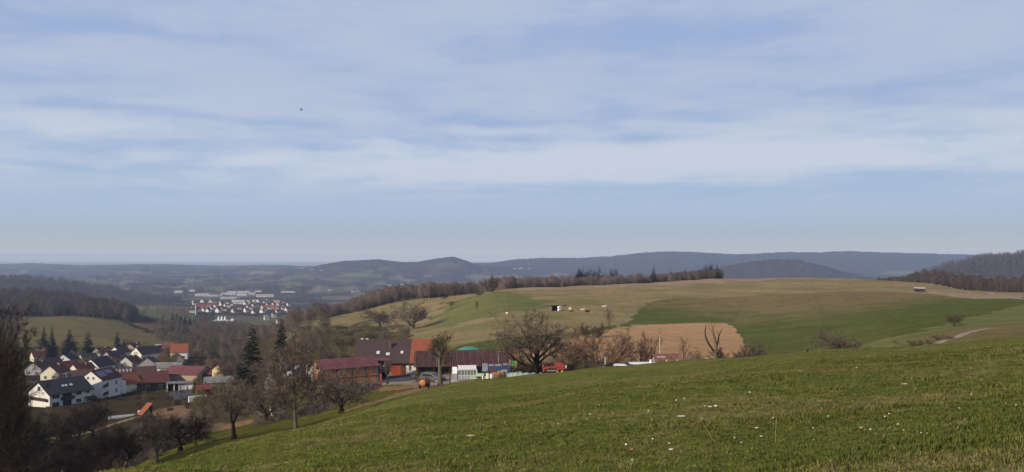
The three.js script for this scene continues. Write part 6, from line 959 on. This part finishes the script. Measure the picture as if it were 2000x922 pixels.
thicket('thicket', 'hedge and brush in the dip in front of the ploughed field', 200, 507, band(1040, 1460, 152, 178, (p, D, R) => 0.4 + R() * 0.5), [REDDISH, SOFT], 0.3);
thicket('thicket', 'dark grassy brush under the oak and behind the farm yard', 160, 508, band(1005, 1160, 140, 158, (p, D, R) => 0.4 + R() * 0.5), [DARKBUSH, OLIVEBUSH], 0.3);

// ------------------------------------------------------------------ pasture grass, dry stalks, pale stones
function tuft(seed, n, h0, h1, spread, w, lean) {
  const R = rngOf(seed), b = new MB(), rnd = (a, c) => a + (c - a) * R();
  for (let k = 0; k < n; k++) {
    const a = rnd(0, 6.28), q = spread * Math.sqrt(R()), p = V(Math.cos(a) * q, -0.01, Math.sin(a) * q), d = rnd(0, 6.28), h = rnd(h0, h1), l = rnd(0.2, lean), s = V(Math.cos(d + 1.57), 0, Math.sin(d + 1.57)).multiplyScalar(w / 2), m = p.clone().add(V(Math.cos(d) * h * l * 0.35, h * 0.6, Math.sin(d) * h * l * 0.35)), e = p.clone().add(V(Math.cos(d) * h * l, h, Math.sin(d) * h * l)), n1 = V(rnd(-0.5, 0.5), 1, rnd(-0.5, 0.5)).normalize();
    const a0 = p.clone().sub(s), a1 = p.clone().add(s), b0 = m.clone().addScaledVector(s, -0.7), b1 = m.clone().addScaledVector(s, 0.7);
    b.tri(a0, a1, b1, n1); b.tri(a0, b1, b0, n1); b.tri(b0, b1, e, n1);
  }
  return b.geo();
}
{
  const TUFTS = [tuft(1, 18, 0.02, 0.05, 0.10, 0.006, 1.3), tuft(2, 14, 0.035, 0.085, 0.07, 0.006, 1.0), tuft(3, 24, 0.015, 0.035, 0.13, 0.008, 1.6)];
  const leaf = new THREE.MeshPhysicalMaterial({ color: 0xffffff, roughness: 1, specularIntensity: 0.15 });
  const R = rngOf(900), lists = TUFTS.map(() => []), col = new THREE.Color(), m4 = new THREE.Matrix4(), q = new THREE.Quaternion(), e = new THREE.Euler();
  for (const [d0, d1, count, size] of [[6, 16, 24000, 1], [14, 40, 52000, 1.15], [36, 100, 34000, 1.5]]) for (let k = 0; k < count; k++) {
    const px = lerp(-80, 2080, R()), D = Math.sqrt(lerp(d0 * d0, d1 * d1, R()));
    if (D > along(EDGE, px) * 1.12 + 3) continue;
    const [x, z] = GD(px, D), lush = fbm(noiseC, x * 0.15, z * 0.22, 3, 0.6), dry = smooth(-0.05, 0.5, fbm(noiseA, x * 0.09, z * 0.16, 4, 0.6) + 0.25 * noiseB(x * 0.9, z * 1.3)), straw = R() < 0.04 + 0.14 * dry;
    const kind = lush > 0.12 && R() < 0.6 ? 1 : R() < 0.5 ? 0 : 2, v = 0.7 + 0.6 * R(), sc = size * (0.75 + 0.5 * R()) * (kind === 1 ? 1 + 0.4 * Math.max(0, lush) : 1);
    q.setFromEuler(e.set((R() - 0.5) * 0.3, R() * 6.28, (R() - 0.5) * 0.3)); m4.compose(V(x, heightAt(x, z), z), q, V(sc, sc * (size > 1.4 ? 0.6 : 1), sc));
    const base = straw ? [0.34, 0.27, 0.115] : [lerp(0.148, 0.225, dry), lerp(0.165, 0.195, dry), lerp(0.031, 0.054, dry)];
    lists[kind].push([m4.clone(), base.map((c) => c * v)]);
  }
  const root = new THREE.Group(); root.name = 'grass'; scene.add(root); tag(root, 'short pasture grass with scattered dry tufts', 'grass', undefined, 'stuff');
  TUFTS.forEach((g, k) => { const im = new THREE.InstancedMesh(g, leaf, lists[k].length); im.name = 'grass_blades'; im.userData.kind = 'stuff'; im.castShadow = im.receiveShadow = true; lists[k].forEach(([m, c], i) => { im.setMatrixAt(i, m); im.setColorAt(i, col.setRGB(...c)); }); root.add(im); });
  const stalk = new MB(); stalk.bar(V(0, 0, 0), V(0.05, 0.22, 0.01), 0.0022, 0.002, 4); stalk.bar(V(0.05, 0.22, 0.01), V(0.09, 0.36, 0.02), 0.002, 0.0012, 4); stalk.bar(V(0.085, 0.33, 0.02), V(0.1, 0.4, 0.02), 0.005, 0.002, 5);
  const st = [], flat = [];
  for (let k = 0; k < 420; k++) { const px = lerp(-40, 2040, R()), D = Math.sqrt(lerp(49, 2500, R())); if (D > along(EDGE, px)) continue; const [x, z] = GD(px, D); const c = fbm(noiseA, x * 0.2, z * 0.25, 2); if (c < 0) continue; q.setFromEuler(e.set((R() - 0.5) * 0.5, R() * 6.28, (R() - 0.5) * 0.5)); const s = 0.35 + 0.55 * R(); m4.compose(V(x, heightAt(x, z), z), q, V(1.3, s, 1.3)); st.push(m4.clone()); }
  const im = new THREE.InstancedMesh(stalk.geo(), M(0.36, 0.28, 0.14, { rough: 1 }), st.length); st.forEach((m, i) => im.setMatrixAt(i, m)); im.name = 'dry_stalks'; im.castShadow = im.receiveShadow = true; scene.add(im); tag(im, 'dry straw stalks standing in the pasture', 'grass', undefined, 'stuff');
  // pale stones and bits, where they lie
  const stone = new THREE.IcosahedronGeometry(1, 2), sp2 = stone.attributes.position; for (let i = 0; i < sp2.count; i++) { const x = sp2.getX(i), y = sp2.getY(i), z = sp2.getZ(i), k = 1 + 0.25 * noiseA(x * 1.3 + 3, z * 1.3 + y); sp2.setXYZ(i, x * k, y * k * 0.7, z * k * 0.85); } stone.computeVertexNormals();
  const pale = M(0.50, 0.46, 0.37, { rough: 0.9 }), white = M(0.66, 0.64, 0.58), tanStone = M(0.45, 0.34, 0.22);
  const proto = [];
  [[1153, 815, 5], [1223, 880, 6], [1307, 873, 5], [1235, 902, 5], [1128, 909, 4], [1275, 869, 5], [1267, 813, 4], [1321, 779, 4], [1337, 776, 4], [1464, 764, 4], [1435, 859, 4], [1448, 866, 3.5], [1469, 877, 3], [1170, 836, 3], [1059, 837, 3], [1090, 842, 3], [1170, 790, 3], [1510, 821, 4.5], [1618, 818, 5], [1588, 832, 3.5], [1589, 856, 3], [1700, 838, 4], [1737, 805, 5], [1728, 810, 4], [1754, 823, 5], [1673, 720, 3], [1829, 764, 3], [1897, 767, 3], [1874, 792, 4], [1985, 783, 4], [1811, 839, 3], [1799, 839, 3], [1819, 898, 3.5], [1825, 898, 3.5], [1908, 882, 3], [1623, 902, 3.5], [1726, 862, 3], [1765, 837, 3], [1370, 804, 3], [1377, 806, 3], [1120, 829, 3], [1372, 832, 3], [700, 880, 3.5], [560, 905, 3.5], [830, 898, 3], [772, 856, 3]].forEach(([px, py, w], k) => {
    const g = ground(px, py, 4), s = w / FOCAL * -g.z / 2.4, label = 'small pale stone or flower head lying in the pasture grass', group = 'small pale spots in the pasture grass';
    if (k < 2) { const t = mesh('pale_stone', stone, k ? white : pale); t.position.set(g.x, heightAt(g.x, g.z) + 0.03 + s * 0.5, g.z); t.scale.setScalar(s); tag(t, label, 'stone', group); proto.push(t); return; }
    const t = dup(proto[k % 2], [g.x, heightAt(g.x, g.z) + 0.03 + s * 0.5, g.z], k, label, group, s);
  });
  for (const [px, py, w, hh, m, label] of [[1331, 826, 19, 4, pale, 'long pale flake of bark, widest white mark in the pasture'], [1398, 803, 8, 5, white, 'largest white scrap at the right end of a row of bits'], [1387, 806, 9, 3, white, 'flat white scrap in the middle of a row of bits'], [1234, 885, 8, 6, M(0.42, 0.19, 0.12), 'reddish stone beside white ones near the bottom middle'], [1311, 881, 10, 4, white, 'white scrap right below a pale stone near the bottom middle'], [1478, 839, 9, 4, pale, 'pale sliver right of the middle of the pasture'], [1487, 853, 6, 3, white, 'short white sliver below the pale one'], [1682, 830, 9, 4, tanStone, 'flat tan stone on a dry patch at right'], [1768, 746, 11, 3, pale, 'long pale sliver high in the pasture at right'], [920, 864, 18, 5, tanStone, 'flat pale tan stone near the bottom left of the middle']]) {
    const g = ground(px, py, 4), t = mesh('pale_flake', stone, m); t.position.set(g.x, heightAt(g.x, g.z) + 0.035, g.z); const f = -g.z / FOCAL / 2; t.scale.set(w * f, hh * f, Math.max(hh, w * 0.5) * f); t.rotation.y = px; t.rotation.y = 0.15; tag(t, label, 'stone');
  }
}

renderer.render(scene, camera);
